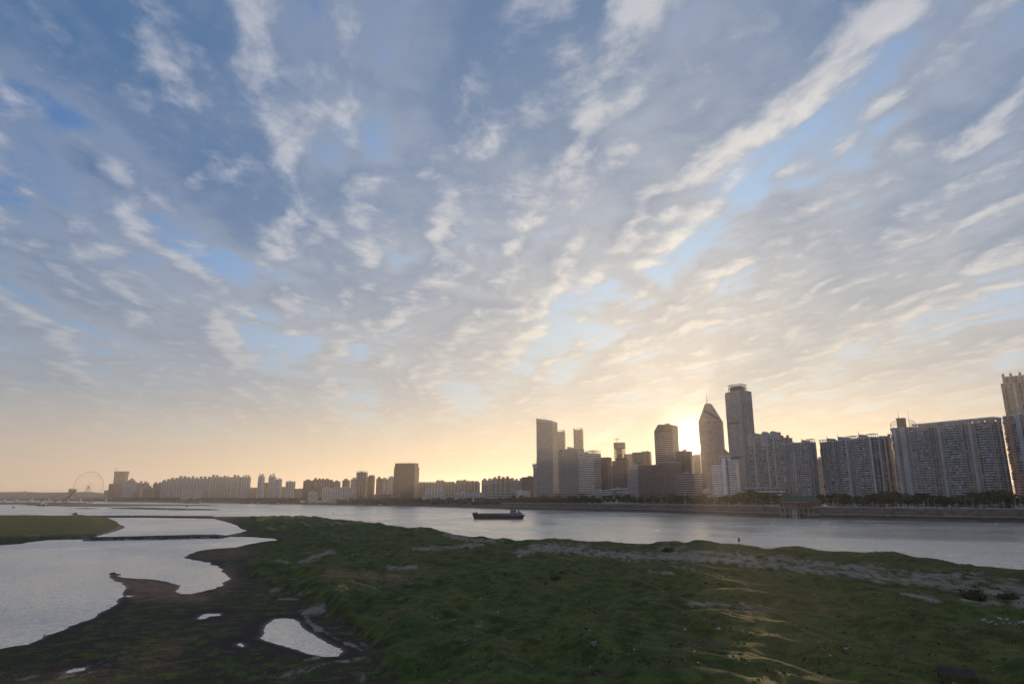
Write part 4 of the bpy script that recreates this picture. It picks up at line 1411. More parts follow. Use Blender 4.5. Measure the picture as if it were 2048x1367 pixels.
SIMPLE += [
    ('apartment_block', 'low white block standing before the long pale terrace', 363, 384, 981, 2650, 2640, 16, 'pale', 'pale', G_GREY, dict(kind='grid', fh=3.2, bay=4), ''),
    ('apartment_block', 'second low white block before the long pale terrace', 387, 401, 981, 2650, 2645, 16, 'pale', 'pale', G_GREY, dict(kind='grid', fh=3.2, bay=4), ''),
    ('apartment_tower', 'dark twin-topped flats just left of the long terrace', 305, 322, 967.5, 3050, 3040, 20, 'brown', 'mauve', G_GREY, dict(kind='grid', fh=3.2, bay=4), 'p2'),
    ('apartment_block', 'lower dark flats second left of the long terrace', 287, 306, 975.5, 3000, 2990, 18, 'brown', 'mauve', G_GREY, dict(kind='grid', fh=3.2, bay=4), 'p1'),
    ('apartment_tower', 'pale square flats with two roof heads right of the spired tower', 275, 294, 966, 3100, 3092, 20, 'beige', 'beige', G_GREY, dict(kind='apt', fh=3.2, bay=4, pat='PWBW'), 'p2'),
    ('low_building', 'low dark flats at the foot of the spired tower', 266, 280, 983, 3000, 2995, 16, 'brown', 'mauve', G_GREY, dict(kind='grid', fh=3.2, bay=4), ''),
    ('skyscraper', 'spired tower with stepped wedding-cake top', 246, 270, 965, 3000, 2990, 34, 'grey', 'pale', G_GREY, dict(kind='apt', fh=3.4, bay=4, pat='PWW'), 'Y'),
    ('apartment_tower', 'grey tower leaning against the spired tower on its left', 234, 250, 958, 3150, 3145, 24, 'grey', 'pale', G_GREY, dict(kind='grid', fh=3.4, bay=4), 's963'),
    ('apartment_block', 'dark block at the left foot of the unfinished tower', 217, 233, 967, 3050, 3044, 24, 'brown', 'mauve', G_GREY, dict(kind='grid', fh=3.4, bay=4), 'c1'),
    ('apartment_block', 'lowest hazy block at the left end of the skyline', 208, 220, 980, 3300, 3296, 24, 'mauve', 'pale', G_GREY, dict(kind='grid', fh=3.4, bay=4), ''),
    ('office_block', 'faint square block rising over the distant hills', 137, 146, 977, 5600, 5598, 40, 'mauve', 'pale', G_GREY, dict(kind='grid', fh=5, bay=6), ''),
]


def roof(b, code, t, p0, p1, pt):
    z = b.Z(pt)
    w_ = b.w
    if not code:
        return
    c, arg = code[0], code[1:]
    if c == 'c':
        b.clutter(0, w_, t, z, int(arg))
    elif c == 'p':
        n = int(arg)
        for k in range(n):
            x = w_ * (k + .25) / n
            h = b.r.uniform(4.5, 8.5) * (1.7 if p0 < 600 else 1.0)
            b.penthouse(x, x + w_ / n * .45, 2, 9, z, z + h, False)
            if b.r.random() < .5:
                b.pergola(x + w_ / n * .5, x + w_ / n * .7, 2, 7, z, z + h * .6, 2)
    elif c == 's':
        zt = b.Z(float(arg))
        b.vol(b.rect(w_ * .28, w_ * .97, 1.5, t - 2), z + .01, zt, dict(kind='grid', fh=3.4, bay=3.2))
    elif c == 'f':
        b.pergola(0, w_ + 1.2, .5, t * .7, z, z + 6.0, 4)
        b.clutter(w_ * .2, w_ * .8, t, z, 2)
    elif c == 'F':
        q0, q1, zt = (float(q) for q in arg.split(','))
        b.pergola(b.X(q0), b.X(q1), .5, t - 1, z, b.Z(zt) + 3, 5)
        b.pergola(b.X(q0), b.X(q1), .5, t - 1, z, z + 4.5, 5)
        b.penthouse(b.X(p0) + 1, b.X(q0) - 1, 2, 12, z, z + 3.5, False)
    elif c == 'G':
        mb = MB()
        mb.hexa([(w_ * .45, 0, z), (w_, 0, z), (w_, t, z), (w_ * .45, t, z), (w_ * .45, .0, z + 5), (w_, 0, z + .5), (w_, t, z + .5), (w_ * .45, t, z + 5)])
        b.part('sloping_parapet', mb, b.mt)
        mb = MB(); mb.box(w_ * .06, w_ * .2, -.6, -.1, z - 8, z - 2.5); b.part('roof_sign', mb, W['dark'])
    elif c == 'T':
        n = 8
        mb = MB()
        for k in range(n):
            a, d = k / n, (k + 1) / n
            h = lambda q: 2 + 9 * (2 * q - 1) ** 2
            mb.hexa([(w_ * a, 0, z), (w_ * d, 0, z), (w_ * d, t, z), (w_ * a, t, z), (w_ * a, 0, z + h(a) - 4), (w_ * d, 0, z + h(d) - 4), (w_ * d, t, z + h(d) - 4), (w_ * a, t, z + h(a) - 4)])
        b.part('scooped_roof', mb, b.mt)
        for q in (.35, .55, .7):
            mb = MB(); mb.bar((w_ * q, t / 2, z), (w_ * q, t / 2, z + 6), .4); mb.bar((w_ * q - 3, t / 2, z + 5), (w_ * q + 5, t / 2, z + 7.5), .35); b.part('roof_crane', mb, W['metal'])
        if arg == 'S':
            mb = MB(); mb.box(w_ * .56, w_ * .62, -.5, -.2, z * .3, z - 14); b.part('dark_slot', mb, W['dark'])
        mb = MB(); mb.box(w_ * .40, w_ * .58, -.6, -.25, z - 14, z - 6); b.part('front_sign', mb, W['concrete'])
    elif c == 'N':
        mb = MB(); mb.box(-1.5, w_ + .5, -1.0, t, z, b.Z(927)); b.part('sign_box', mb, W['pale'])
        mb = MB(); mb.box(w_ * .2, w_ * .7, -1.2, -1.02, z + 2, z + 5.5); b.part('box_sign', mb, W['metal'])
        b.mast(w_ * .65, 6, b.Z(927), b.Z(911), .5)
    elif c == 'd':
        n = max(2, round(w_ / 12))
        for k in range(n):
            x0, x1 = w_ * k / n + 1, w_ * (k + 1) / n - 1
            h = b.r.uniform(4.5, 8)
            mb = MB()
            m_ = (x0 + x1) / 2
            ring = lambda y: [(x0, y, z), (x1, y, z), (x1, y, z + h * .35), ((m_ + x1) / 2, y, z + h * .8), (m_, y, z + h), ((m_ + x0) / 2, y, z + h * .8), (x0, y, z + h * .35)]
            mb.loft([ring(t * .8), ring(1)])
            b.part('dormer_gable', mb, b.r.choice((b.mt, b.mw)))
    elif c == 'K':
        zt, zn = z, b.Z(934)
        mb = MB(); mb.box(w_ * .05, w_ * .95, -.4, t - 1, zt + .9, zt + 2.2); b.part('roof_slab', mb, b.mt)
        for q in (0, w_ - w_ * .045):
            b.vol(b.rect(q if q == 0 else q + .05, w_ * .045 - .05 if q == 0 else w_, 1, t), 0, zn, dict(kind='grid', fh=4, bay=2), parapet=.5)
    elif c == 'Y':
        zz = z
        x0, x1, y0, y1 = 0, w_, 0, t
        for k, (f, h) in enumerate(((.17, 8), (.25, 7), (.33, 6), (.39, 6))):
            b.vol(b.rect(w_ * f, w_ * (1 - f), t * f, t * (1 - f)), zz + .01, zz + h, dict(kind='grid', fh=3.4, bay=4), parapet=.8)
            zz += h
        mb = MB(); mb.bar((w_ / 2, t / 2, zz), (w_ / 2, t / 2, zz + 9), 3.4, 0, 8, .8); b.part('spire', mb, W['metal'])
        b.mast(w_ / 2, t / 2, zz + 8.5, b.Z(947), .6)


for nm, lab, p0, p1, pt, ya, yb, t, wl, tr, gl, st, rf in SIMPLE:
    b = Bld(nm, lab, p0, ya, p1, yb, (pt + 985) / 2, wl, tr, gl)
    body = 'glass' if st['kind'] == 'curtain' else 'wall'
    if rf == 'K':
        b.vol(b.rect(b.w * .045, b.w * .955, 0, t), 0, b.Z(pt), st)
    else:
        b.vol(b.rect(0, b.w, 0, t), 0, b.Z(pt), st, body=body, parapet=0 if rf[:1] in ('d', 'T', 'G') else .9)
    roof(b, rf, t, p0, p1, pt)
    b.done()

# blue glass tower with a slanting top
b = Bld('skyscraper', 'tall blue-grey glass tower with slanting roof, left end of the high-rises', 1073, 1420, 1105.5, 1405, 880, 'blue', 'blue', G_BLUE)
w_, t = b.w, 34
zl, zr = b.Z(837), b.Z(843)
b.glass.hexa([(0, 0, 0), (w_, 0, 0), (w_, t, 0), (0, t, 0), (0, 0, zl), (w_, 0, zr), (w_, t, zr), (0, t, zl)])
b.seg((0, 0), (w_, 0), 0, zr - 5, kind='curtain', fh=4.0, bay=2.7)
b.seg((w_, 0), (w_, t), 0, zr - 5, kind='curtain', fh=4.0, bay=2.7)
mb = MB()
mb.hexa([(-.3, -.6, zl - 7), (w_ + .3, -.6, zr - 6), (w_ + .3, -.2, zr - 6), (-.3, -.2, zl - 7), (-.3, -.6, zl + 1), (w_ + .3, -.6, zr + 1), (w_ + .3, -.2, zr + 1), (-.3, -.2, zl + 1)])
b.part('crown_screen', mb, W['blue'])
mb = MB(); mb.bar((w_ * .55, 10, zr), (w_ * .55, 10, zr + 5), .6); mb.bar((w_ * .62, 10, zr + 2), (w_ * .32, 10, zl + 6), .4); b.part('roof_crane', mb, W['metal'])
b.done()

# unfinished towers with a tower crane on top
def tower_crane(b, x, y, z, h, jib):
    mb = MB()
    mb.bar((x, y, z), (x, y, z + h), .7)
    mb.bar((x - jib * .35, y, z + h * .72), (x + jib * .65, y, z + h * .78), .5)
    mb.bar((x, y, z + h), (x + jib * .5, y, z + h * .77), .25)
    mb.bar((x, y, z + h), (x - jib * .3, y, z + h * .73), .25)
    mb.box(x - jib * .38, x - jib * .28, y - 1, y + 1, z + h * .55, z + h * .72)
    b.part('tower_crane', mb, W['brown'])


b = Bld('construction_tower', 'unfinished see-through tower with crane among the dark flats', 1227, 1290, 1249.5, 1284, 920, 'concrete', 'concrete', G_GREY)
w_, t = b.w, 24
zt = b.Z(885)
b.vol(b.rect(w_ * .26, w_ * .72, 5, t - 5), 0, zt, dict(kind='grid', fh=4, bay=3), parapet=0)
for f_ in range(int(zt / 4.0) - 3):
    inset = 3.0 if f_ * 4.0 > b.Z(900) else 0.0
    b.trim.box(inset, w_, 0, t, f_ * 4.0 + 3.5, f_ * 4.0 + 4.0)
for x in (0.4, w_ * .17, w_ * .83, w_ - .8):
    for y in (.4, t - .8):
        b.trim.box(x if x > .5 else 3.0, (x if x > .5 else 3.0) + .7, y, y + .7, 0, zt - 12)
b.vol(b.rect(1.5, w_, -.6, t + .6), zt - 12, zt, None, parapet=.6)
tower_crane(b, w_ * .32, 8, zt, b.Z(877) - zt + 2, 13)
b.done()
b = Bld('construction_tower', 'unfinished tower with open upright bays near the big wheel', 227, 3200, 248, 3190, 960, 'concrete', 'concrete', G_GREY)
w_, t = b.w, 34
zt, zb_ = b.Z(942), b.Z(948)
for k in range(7):
    x = w_ * k / 6 - (1.5 if k else 0)
    b.wall.box(x, x + 4.0, 0, t, 0, zb_)
b.vol(b.rect(-2.0, w_ + 4, -2, t + 2), zb_, zt, None, parapet=0)
for f_ in range(0, 9):
    b.trim.box(3.0, w_ - 1, t * .45, t * .55, f_ * 9.0, f_ * 9.0 + 1.0)
b.wall.box(0, w_, t * .3, t * .7, 0, zb_ * .42)
tower_crane(b, 3, 10, zt, b.Z(936) - zt + 3, 16)
b.done()

# ------------------------------------------------------------------ trees
def leaf_mat(name, c0, c1):
    m = bpy.data.materials.new(name)
    m.use_nodes = True
    t = m.node_tree
    N = Nodes(t)
    b = t.nodes['Principled BSDF']
    pos = N.n('ShaderNodeTexCoord').outputs['Object']
    rnd = N.n('ShaderNodeObjectInfo').outputs['Random']
    c = N.mix(N.ramp(N.noise(pos, .7, 3, .6), .35, .65), c0, c1)
    t.links.new(N.scale_col(c, N.ramp(rnd, 0, 1, .75, 1.3)), b.inputs['Base Color'])
    b.inputs['Roughness'].default_value = .7
    b.inputs['Specular IOR Level'].default_value = .25
    return m


M_leaf = leaf_mat('camphor_leaves', (.028, .040, .016), (.065, .080, .028))
M_bark = mat('bark', (.07, .055, .042), .9, .3, 2)


def crown_faces(mb, r, cx, cy, z0, h, rad, n, size):
    lumps = []
    for k in range(7):
        a, q = r.uniform(0, 6.28), r.uniform(.15, .62)
        lumps.append((cx + rad * q * math.cos(a), cy + rad * q * math.sin(a), z0 + h * r.uniform(.25, .8), rad * r.uniform(.38, .58)))
    lumps.append((cx, cy, z0 + h * .55, rad * .7))
    for k in range(n):
        l = r.choice(lumps)
        d = Vector((r.gauss(0, 1), r.gauss(0, 1), r.gauss(0, 1))).normalized()
        p = Vector(l[:3]) + Vector((d.x, d.y, d.z * .8)) * l[3] * r.uniform(.72, 1.08)
        if p.z < z0:
            p.z = z0 + r.uniform(0, .6)
        u = d.cross(Vector((r.gauss(0, 1), r.gauss(0, 1), r.gauss(0, 1)))).normalized()
        v = (d + .5 * Vector((r.gauss(0, 1), r.gauss(0, 1), r.gauss(0, 1)))).cross(u).normalized()
        s = size * r.uniform(.6, 1.25)
        mb.face([p - u * s - v * s * .5, p + u * s * .9 - v * s * .6, p + u * s * .7 + v * s * .6, p - u * s * .8 + v * s * .5])


def tree_meshes(seed, h, rad, n=420, size=.95):
    r = random.Random(seed)
    cr, tr = MB(), MB()
    crown_faces(cr, r, 0, 0, h * .22, h * .78, rad, n, size)
    tr.bar((0, 0, -.3), (.15, .1, h * .35), h * .028, 0, 7, h * .019)
    for k in range(4):
        a = 6.28 * k / 4 + r.uniform(-.4, .4)
        tr.bar((.15, .1, h * .33), (rad * .5 * math.cos(a), rad * .5 * math.sin(a), h * .62), h * .014, 0, 5, h * .006)
    return cr.mesh('crown', M_leaf), tr.mesh('trunk', M_bark)


PROTO = [tree_meshes(k, h, rd) for k, (h, rd) in enumerate(((14.5, 6.0), (16.5, 6.4), (12.5, 5.6), (15.5, 7.0), (11.5, 6.2)))]
WHERE = [(1112, 'in front of the blue glass tower'), (1190, 'below the glass and banded blocks'), (1255, 'around the white site cabin'), (1400, 'below the setting sun'),
         (1484, 'before the white gridded office'), (1558, 'below the barrel-gabled towers'), (1650, 'beside the red pavilion'), (1780, 'below the wide grey flats'),
         (2006, 'below the long dark slab'), (9999, 'at the right edge of the frame')]
photo_col = lambda p: 1024 + F_PX * p.x / (p.y * math.cos(PITCH) + (p.z - CAM_H) * math.sin(PITCH))
tr_ = random.Random(21)
rows_ = {}
row_pts = resample(BANK, 7.0)
row_n = inland(row_pts)
for k in range(len(row_pts)):
    for row, off in (('front', 25.0), ('back', 34.0)):
        if row == 'back' and k % 5 == 4:
            continue
        p = row_pts[k] + row_n[k] * (off + tr_.uniform(-2, 2)) + Vector((0, 0, CITY_Z))
        if p.y < 100:
            continue
        col = photo_col(p)
        if col < 1012 or col > 2085 or (row == 'front' and (1548 < col < 1630 or tr_.random() < .10)):
            continue
        where = next(w for lim, w in WHERE if col < lim)
        cm, tm = PROTO[tr_.randrange(len(PROTO))]
        s = tr_.uniform(.72, 1.12) * (1.08 if col > 1480 else .92) * (1.0 if row == 'front' else 1.08)
        o = empty('camphor_tree', p, tr_.uniform(0, 6.28))
        o.scale = (s * 1.05, s * 1.05, s * tr_.uniform(.85, 1.1))
        rows_.setdefault((row, where), []).append((col, o))
        link_mesh('trunk', tm, o)
        link_mesh('crown', cm, o)
ONES = 'zeroth first second third fourth fifth sixth seventh eighth ninth tenth eleventh twelfth thirteenth fourteenth fifteenth sixteenth seventeenth eighteenth nineteenth'.split()


def ordinal(n):
    if n < 20:
        return ONES[n]
    tens, one = {2: 'twent', 3: 'thirt', 4: 'fort'}[n // 10], n % 10
    return tens + 'ieth' if one == 0 else tens + 'y-' + ONES[one]


for (row, where), lst in rows_.items():
    for k, (col, o) in enumerate(sorted(lst, key=lambda q: q[0])):
        tag(o, f'{ordinal(k + 1)} dark {row}-row tree, from the left, {where}', 'tree', f'{row} row of embankment trees {where}')
for px, off, s, lab in ((1460, 21.5, 1.25, 'big round tree glowing at the foot of the white gridded office'), (1512, 17.5, 1.2, 'dark tree bulging over the river wall left of the pavilion'),
                        (1494, 21, 1.3, 'tallest dark tree left of the red pavilion'), (1538, 18.5, 1.15, 'dark tree drooping over the wall right beside the pavilion')):
    o = empty('camphor_tree', bank_point(px, off, CITY_Z - (1.0 if off < 20 else 0)), 1.0)
    o.scale = (s * 1.15, s * 1.15, s)
    tag(o, lab, 'tree')
    link_mesh('trunk', PROTO[3][1], o)
    link_mesh('crown', PROTO[3][0], o)

# the wooded far bank up river reads as one mass
belt, r = MB(), random.Random(5)
bp = resample(BANK, 13.0)
bn = inland(bp)
for k in range(len(bp)):
    if bp[k].y > 4900 or bp[k].y < 1330:
        continue
    near = bp[k].y < 2300
    for off in ((42, 58, 74, 95) if near else (52, 72, 90)):
        if r.random() < .1:
            continue
        p = bp[k] + bn[k] * (off + r.uniform(-6, 6))
        z = CITY_Z - max(0, (70 - off)) * .22
        crown_faces(belt, r, p.x, p.y, z, r.uniform(8, 14), r.uniform(5.5, 9), 34, 2.0)
tag(belt.build('treeline', M_leaf), 'dark belt of trees along the far bank up river', 'trees', kind='stuff')


# ------------------------------------------------------------------ cargo ship
def pane_row(mb, x0, x1, y, z0, z1, n, sgn=-1, gap=.35):
    w_ = (x1 - x0) / n
    for k in range(n):
        a, c = x0 + k * w_ + w_ * gap / 2, x0 + (k + 1) * w_ - w_ * gap / 2
        mb.box(a, c, y - .04, y + .04, z0, z1)


ship_p = at_z(997, 1037.2, 0)
ship = empty('cargo_ship', ship_p, math.radians(-4))
tag(ship, 'long empty black cargo barge with blue-grey wheelhouse at its stern', 'ship')
M_hull = mat('black_hull', (.030, .027, .028), .6, .4, .5, stretch=(.4, 1, 3))
M_cab = mat('ship_blue', (.17, .20, .26), .5, .15, .8)
M_coam = mat('coaming_paint', (.15, .12, .15), .6, .3, .6)
st = [(-32, 1.2, .1, 7.4), (-30, 3.2, 1.2, 7.2), (-27, 4.6, 3.4, 6.6), (-23, 5.3, 4.9, 5.9), (-16, 5.5, 5.4, 5.4), (0, 5.5, 5.4, 4.9), (14, 5.5, 5.4, 4.6), (24, 5.3, 4.8, 4.6), (29, 4.8, 3.4, 5.0), (32, 3.9, 1.6, 5.4)]
rings = []
for x, bd, bw, zd in st:
    sh = 2.6 if x < -26 else (-2.6 if x > 26 else 0)            # raked stem and counter stern
    rings.append([(x, -bd, zd), (x + sh * .55, -(bd + bw) / 2, 2.2), (x + sh, -bw, 0), (x + sh * 1.2, -bw * .8, -1.5), (x + sh * 1.2, bw * .8, -1.5), (x + sh, bw, 0), (x + sh * .55, (bd + bw) / 2, 2.2), (x, bd, zd)])
mb = MB(); mb.loft(rings); mb.build('hull', M_hull, ship)
mb = MB()
for a, c in zip(st[:-1], st[1:]):                                # rubbing strake and bulwark rail
    for s_ in (-1, 1):
        mb.bar((a[0], s_ * (a[1] + .05), a[3] - .5), (c[0], s_ * (c[1] + .05), c[3] - .5), .16)
mb.build('rubbing_strake', M_coam, ship)
mb = MB()
zc = 4.7
mb.box(-22, 12.6, -4.4, -4.1, 4.6, 6.7), mb.box(-22, 12.6, 4.1, 4.4, 4.6, 6.7), mb.box(-22.3, -22, -4.4, 4.4, 4.6, 7.0), mb.box(12.6, 12.9, -4.4, 4.4, 4.6, 6.5)
for k in range(12):
    mb.box(-21 + k * 2.9, -20.7 + k * 2.9, -4.6, -4.42, 4.6, 6.6)
mb.build('hold_coaming', M_coam, ship)
mb = MB(); mb.box(13.4, 28.6, -4.2, 4.2, 4.5, 7.6); mb.box(13.0, 29.0, -4.6, 4.6, 7.6, 7.8)
dh = mb.build('deckhouse', M_cab, ship)
mb = MB(); pane_row(mb, 14.2, 28, -4.22, 5.7, 6.8, 7); mb.build('deckhouse_window', G_DARK, dh, kind='stuff')
mb = MB(); mb.box(14.6, 21.4, -3.4, 3.4, 7.81, 10.6); mb.box(14.0, 22.0, -3.9, 3.9, 10.6, 10.85)
wh = mb.build('wheelhouse', M_cab, ship)
mb = MB(); pane_row(mb, 14.9, 21.1, -3.42, 9.1, 10.2, 5); mb.build('wheelhouse_window', G_DARK, wh, kind='stuff')
mb = MB(); mb.box(23.2, 25.6, -1.2, 1.2, 7.81, 9.6); mb.bar((24.4, 0, 9.6), (24.6, 0, 10.5), .3, 0, 8); mb.build('funnel', M_hull, ship)
mb = MB(); mb.bar((17.5, 0, 10.85), (17.5, 0, 13.4), .12); mb.bar((16.6, 0, 12.4), (18.4, 0, 12.4), .07); mb.build('mast', W['metal'], ship)
mb = MB(); mb.bar((15.0, 2, 10.85), (15.0, 2, 12.4), .08); mb.build('aerial', W['metal'], ship)
mb = MB()
for k in range(9):
    x = 22.4 + k * .85
    mb.bar((x, -4.4, 7.8), (x, -4.4, 8.8), .05)
mb.bar((22.4, -4.4, 8.8), (29.2, -4.4, 8.8), .05)
for k in range(8):
    mb.bar((-31.5 + k * 1.2, -1.4 - k * .45, 7.3 - k * .16), (-31.5 + k * 1.2, -1.4 - k * .45, 8.2 - k * .16), .05)
mb.build('rails', W['metal'], ship, kind='stuff')
mb = MB(); mb.box(-28.5, -25.5, -1.4, 1.4, 6.4, 7.9); mb.bar((-27, 0, 7.9), (-27, 0, 9.4), .1); mb.build('windlass', M_hull, ship)


# ------------------------------------------------------------------ small craft
def small_boat(name, label, px, py, L, col, cabin=None, cab_x=(.35, .8), rz=0.0, ch=2.4, cat='boat', group=None, fb=1.1):
    o = empty(name, at_z(px, py, 0), rz)
    tag(o, label, cat, group)
    B = L * .13
    rg = []
    for f, bb, zz in ((0, .15, 1.5), (.08, .6, 1.25), (.25, 1, 1.0), (.7, 1, .95), (.93, .85, 1.1), (1, .7, 1.2)):
        x = (f - .5) * L
        rg.append([(x, -B * bb, fb * zz), (x, -B * bb * .75, -.5), (x, B * bb * .75, -.5), (x, B * bb, fb * zz)])
    mb = MB(); mb.loft(rg); mb.build('hull', col, o)
    if cabin:
        x0, x1 = (cab_x[0] - .5) * L, (cab_x[1] - .5) * L
        mb = MB(); mb.box(x0, x1, -B * .75, B * .75, fb * .9, fb + ch); mb.box(x0 - .3, x1 + .3, -B * .85, B * .85, fb + ch, fb + ch + .2)
        c = mb.build('cabin', cabin, o)
        mb = MB(); pane_row(mb, x0 + .3, x1 - .3, -B * .75 - .03, fb + ch * .45, fb + ch * .85, max(3, int((x1 - x0) / 2))); mb.build('cabin_window', G_DARK, c, kind='stuff')
        mb = MB(); mb.bar(((x0 + x1) / 2, 0, fb + ch), ((x0 + x1) / 2, 0, fb + ch + 3), .12); mb.build('mast', W['metal'], o)
    return o


M_bluehull = mat('faded_blue_hull', (.16, .24, .30), .6, .25, .3)
small_boat('work_boat', 'small dark workboat left of the pair by the sandbank', 170.5, 1005.4, 13, M_hull, W['dark'], (.35, .75), .1, 4)
small_boat('work_boat', 'small dark workboat right of the pair by the sandbank', 180, 1005.4, 15, M_hull, W['dark'], (.3, .6), .2, 4)
small_boat('river_boat', 'grey-white river boat moored below the spired tower', 288, 1004.7, 36, W['blue'], W['pale'], (.2, .75), .1, 5, fb=2)
small_boat('river_barge', 'long faded-blue barge moored below the pale terrace', 381, 1006.2, 80, M_bluehull, None, fb=5)
small_boat('river_boat', 'white cabin boat at the right end of the blue barge', 399, 1006, 24, M_bluehull, W['pale'], (.25, .8), .1, 6, fb=3)
small_boat('sampan', 'tiny black sampan on open water beyond the dike', 373.5, 1012.6, 9, M_hull, W['dark'], (.4, .7), 0, 1.5)
small_boat('sampan', 'tiny brown sampan at the tip of the far sandbank', 272, 1010.6, 12, W['brown'], W['brown'], (.2, .7), 0, 1.5)
small_boat('sampan', 'tiny dark sampan near the left edge of the river', 27, 1014.8, 8, M_hull, W['dark'], (.3, .7), 0, 1.8)
small_boat('river_barge', 'dark low barge left end of the moored string', 491, 1006.8, 46, M_hull, W['dark'], (.6, .85), 0, 4, fb=2.5)
small_boat('river_barge', 'dark low barge middle of the moored string', 519, 1007.2, 44, M_hull, W['blue'], (.2, .45), 0, 4, fb=2.5)
small_boat('river_barge', 'dark low barge right end of the moored string', 551, 1007.8, 50, M_hull, W['blue'], (.6, .8), 0, 4, fb=2.5)
small_boat('ferry', 'white ferry with two deck cabins moored below the big dark block', 766, 1011.2, 34, W['dark'], W['pale'], (.06, .40), 0, 4.2, 'ferry', fb=1.6)
small_boat('pontoon', 'flat grey landing pontoon left of the white ferry', 716, 1010.6, 36, W['blue'], None, fb=1.4)
mb = MB(); mb.bar((0, 0, -.5), (0, 0, 1.0), 1.0, 0, 8, .7); mb.bar((0, 0, 1.0), (0, 0, 3.2), .25, 0, 6, .1); mb.box(-.5, .5, -.04, .04, 2.2, 3.4)
o = mb.build('channel_buoy', W['dark']); o.location = at_z(667, 1026.6, 0); tag(o, 'small dark channel buoy alone on bright water', 'buoy')
mb = MB(); mb.bar((0, 0, -.5), (0, 0, .8), .7, 0, 8, .6); mb.bar((0, 0, .8), (0, 0, 1.8), .2, 0, 6, .1)
o = mb.build('channel_buoy', W['white']); o.location = at_z(1993, 1047.5, 0); tag(o, 'white buoy close under the right-hand embankment', 'buoy')
net, r = MB(), random.Random(3)
for a, c, n in (((590, 1014.8), (690, 1012.3), 17), ((420, 1014.5), (560, 1015), 12)):
    pa, pc = at_z(*a), at_z(*c)
    for k in range(n):
        p = pa.lerp(pc, (k + r.uniform(-.3, .3)) / (n - 1))
        net.bar((p.x, p.y, -.6), (p.x, p.y, r.uniform(.8, 2.2)), .25, 0, 5, .18)
    net.bar((pa.x, pa.y, .15), (pc.x, pc.y, .15), .22)
tag(net.build('net_floats', W['dark']), 'line of dark fishing-net stakes across the bright river', 'net stakes', kind='stuff')

# ------------------------------------------------------------------ sandbanks up river
def sandbank(label, pts, h, seed, m):
    out = P(pts)
    c = sum(out, Vector()) / len(out)
    mb = MB()
    rings = []
    r = random.Random(seed)
    den = []
    for a, d in zip(out, out[1:] + out[:1]):
        for k in range(4):
            den.append(a.lerp(d, k / 4))
    for f, z in ((1.02, -.5), (.97, h * .45), (.85, h), (.5, h * 1.15), (.12, h)):
        rings.append([(c.x + (p.x - c.x) * f, c.y + (p.y - c.y) * f, z * (1 if z < 0 else r.uniform(.7, 1.3))) for p in den])
    mb.loft(rings)
    o = mb.build('sandbank', m, smooth=False)
    tag(o, kind='structure')


M_bar = mat('sandbank_earth', (.12, .105, .080), .95, .45, .02)
sandbank('', [(40, 1009.2), (140, 1012.2), (210, 1012.6), (300, 1011.4), (440, 1010.6), (360, 1009.8), (270, 1008.4), (200, 1007.6), (110, 1006.4)], 2.2, 1, M_bar)
sandbank('', [(-80, 1008), (60, 1008.2), (150, 1007), (180, 1005.6), (100, 1003.9), (-80, 1003.6)], 2.0, 2, M_bar)
sandbank('', [(215, 1016.2), (300, 1018.2), (380, 1019.8), (442, 1019.8), (400, 1018.2), (330, 1016.6), (260, 1014.8)], 1.6, 3, M_bar)
sandbank('', [(150, 1016.3), (170, 1017), (196, 1016.4), (170, 1015.6)], .8, 4, M_bar)
sandbank('', [(340, 1010.2), (360, 1010.5), (364, 1009.7), (344, 1009.5)], 1.2, 5, M_bar)

# ------------------------------------------------------------------ floating crane
pa, pb = at_z(77, 1011.0), at_z(123, 1011.0)
crn = empty('floating_crane', (pa + pb) / 2)
tag(crn, 'floating crane with long rusty lattice boom raised over the sandbank', 'crane barge')
Lc = (pb - pa).length
s_ = Lc / 46.0                               # metres per photo pixel here
M_rust = mat('rusty_orange', (.30, .10, .045), .6, .3, .5)
mb = MB(); mb.box(-Lc / 2, Lc / 2, -10, 10, -1, 2.2); mb.box(-Lc / 2 - 2, -Lc / 2, -8, 8, .4, 2.0); mb.build('pontoon', M_hull, crn)
mb = MB(); mb.box(-Lc * .42, -Lc * .30, -6, 6, 2.2, 9); mb.box(-Lc * .40, -Lc * .33, -5, 5, 9, 14); mb.build('machinery_house', W['pale'], crn)
mb = MB(); mb.box(-Lc * .28, -Lc * .18, -4, 4, 2.2, 8); mb.build('winch_house', W['beige'], crn)
mb = MB(); mb.bar((-Lc * .42, -3, 9), (-Lc * .40, -3, 17), 1.0); mb.bar((-Lc * .42, 3, 9), (-Lc * .36, 3, 16), 1.0); mb.build('gantry', M_rust, crn)
tip = Vector((153 * 1.0 - 100, 0, 0)) * s_
bx0, bz0, bx1, bz1 = Lc * .46, 3.0, (147 - 100) * s_, (1011 - 981) * s_
boom = MB()
for y0, y1 in ((-5, -1.2), (5, 1.2)):
    for o_ in (0, 3.2):
        boom.bar((bx0 - o_, y0, bz0 + o_ * .3), (bx1 - o_ * .4, y1, bz1 + o_ * .2), .62)
for k in range(15):
    f0, f1 = k / 15, (k + 1) / 15
    q = lambda f, o_, sg: (bx0 - o_ * (1 - f * .6) + (bx1 - bx0) * f, sg * (5 - 3.8 * f), bz0 + (bz1 - bz0) * f + o_ * .3)
    for sg in (-1, 1):
        boom.bar(q(f0, 0, sg), q(f1, 3.2, sg), .34)
    boom.bar(q(f0, 0, -1), q(f0, 0, 1), .34)
boom.bar((bx1 - 1, 0, bz1), (bx1 + 6 * s_, 0, bz1 + 2.2 * s_), 1.0, 0, 4, .5)
boom.build('boom', M_rust, crn)
mb = MB()
for y in (-1.5, 1.5):
    mb.bar((bx1, y, bz1), (-Lc * .40, y * 2, 16.5), .28)
mb.build('stay_cables', W['metal'], crn)
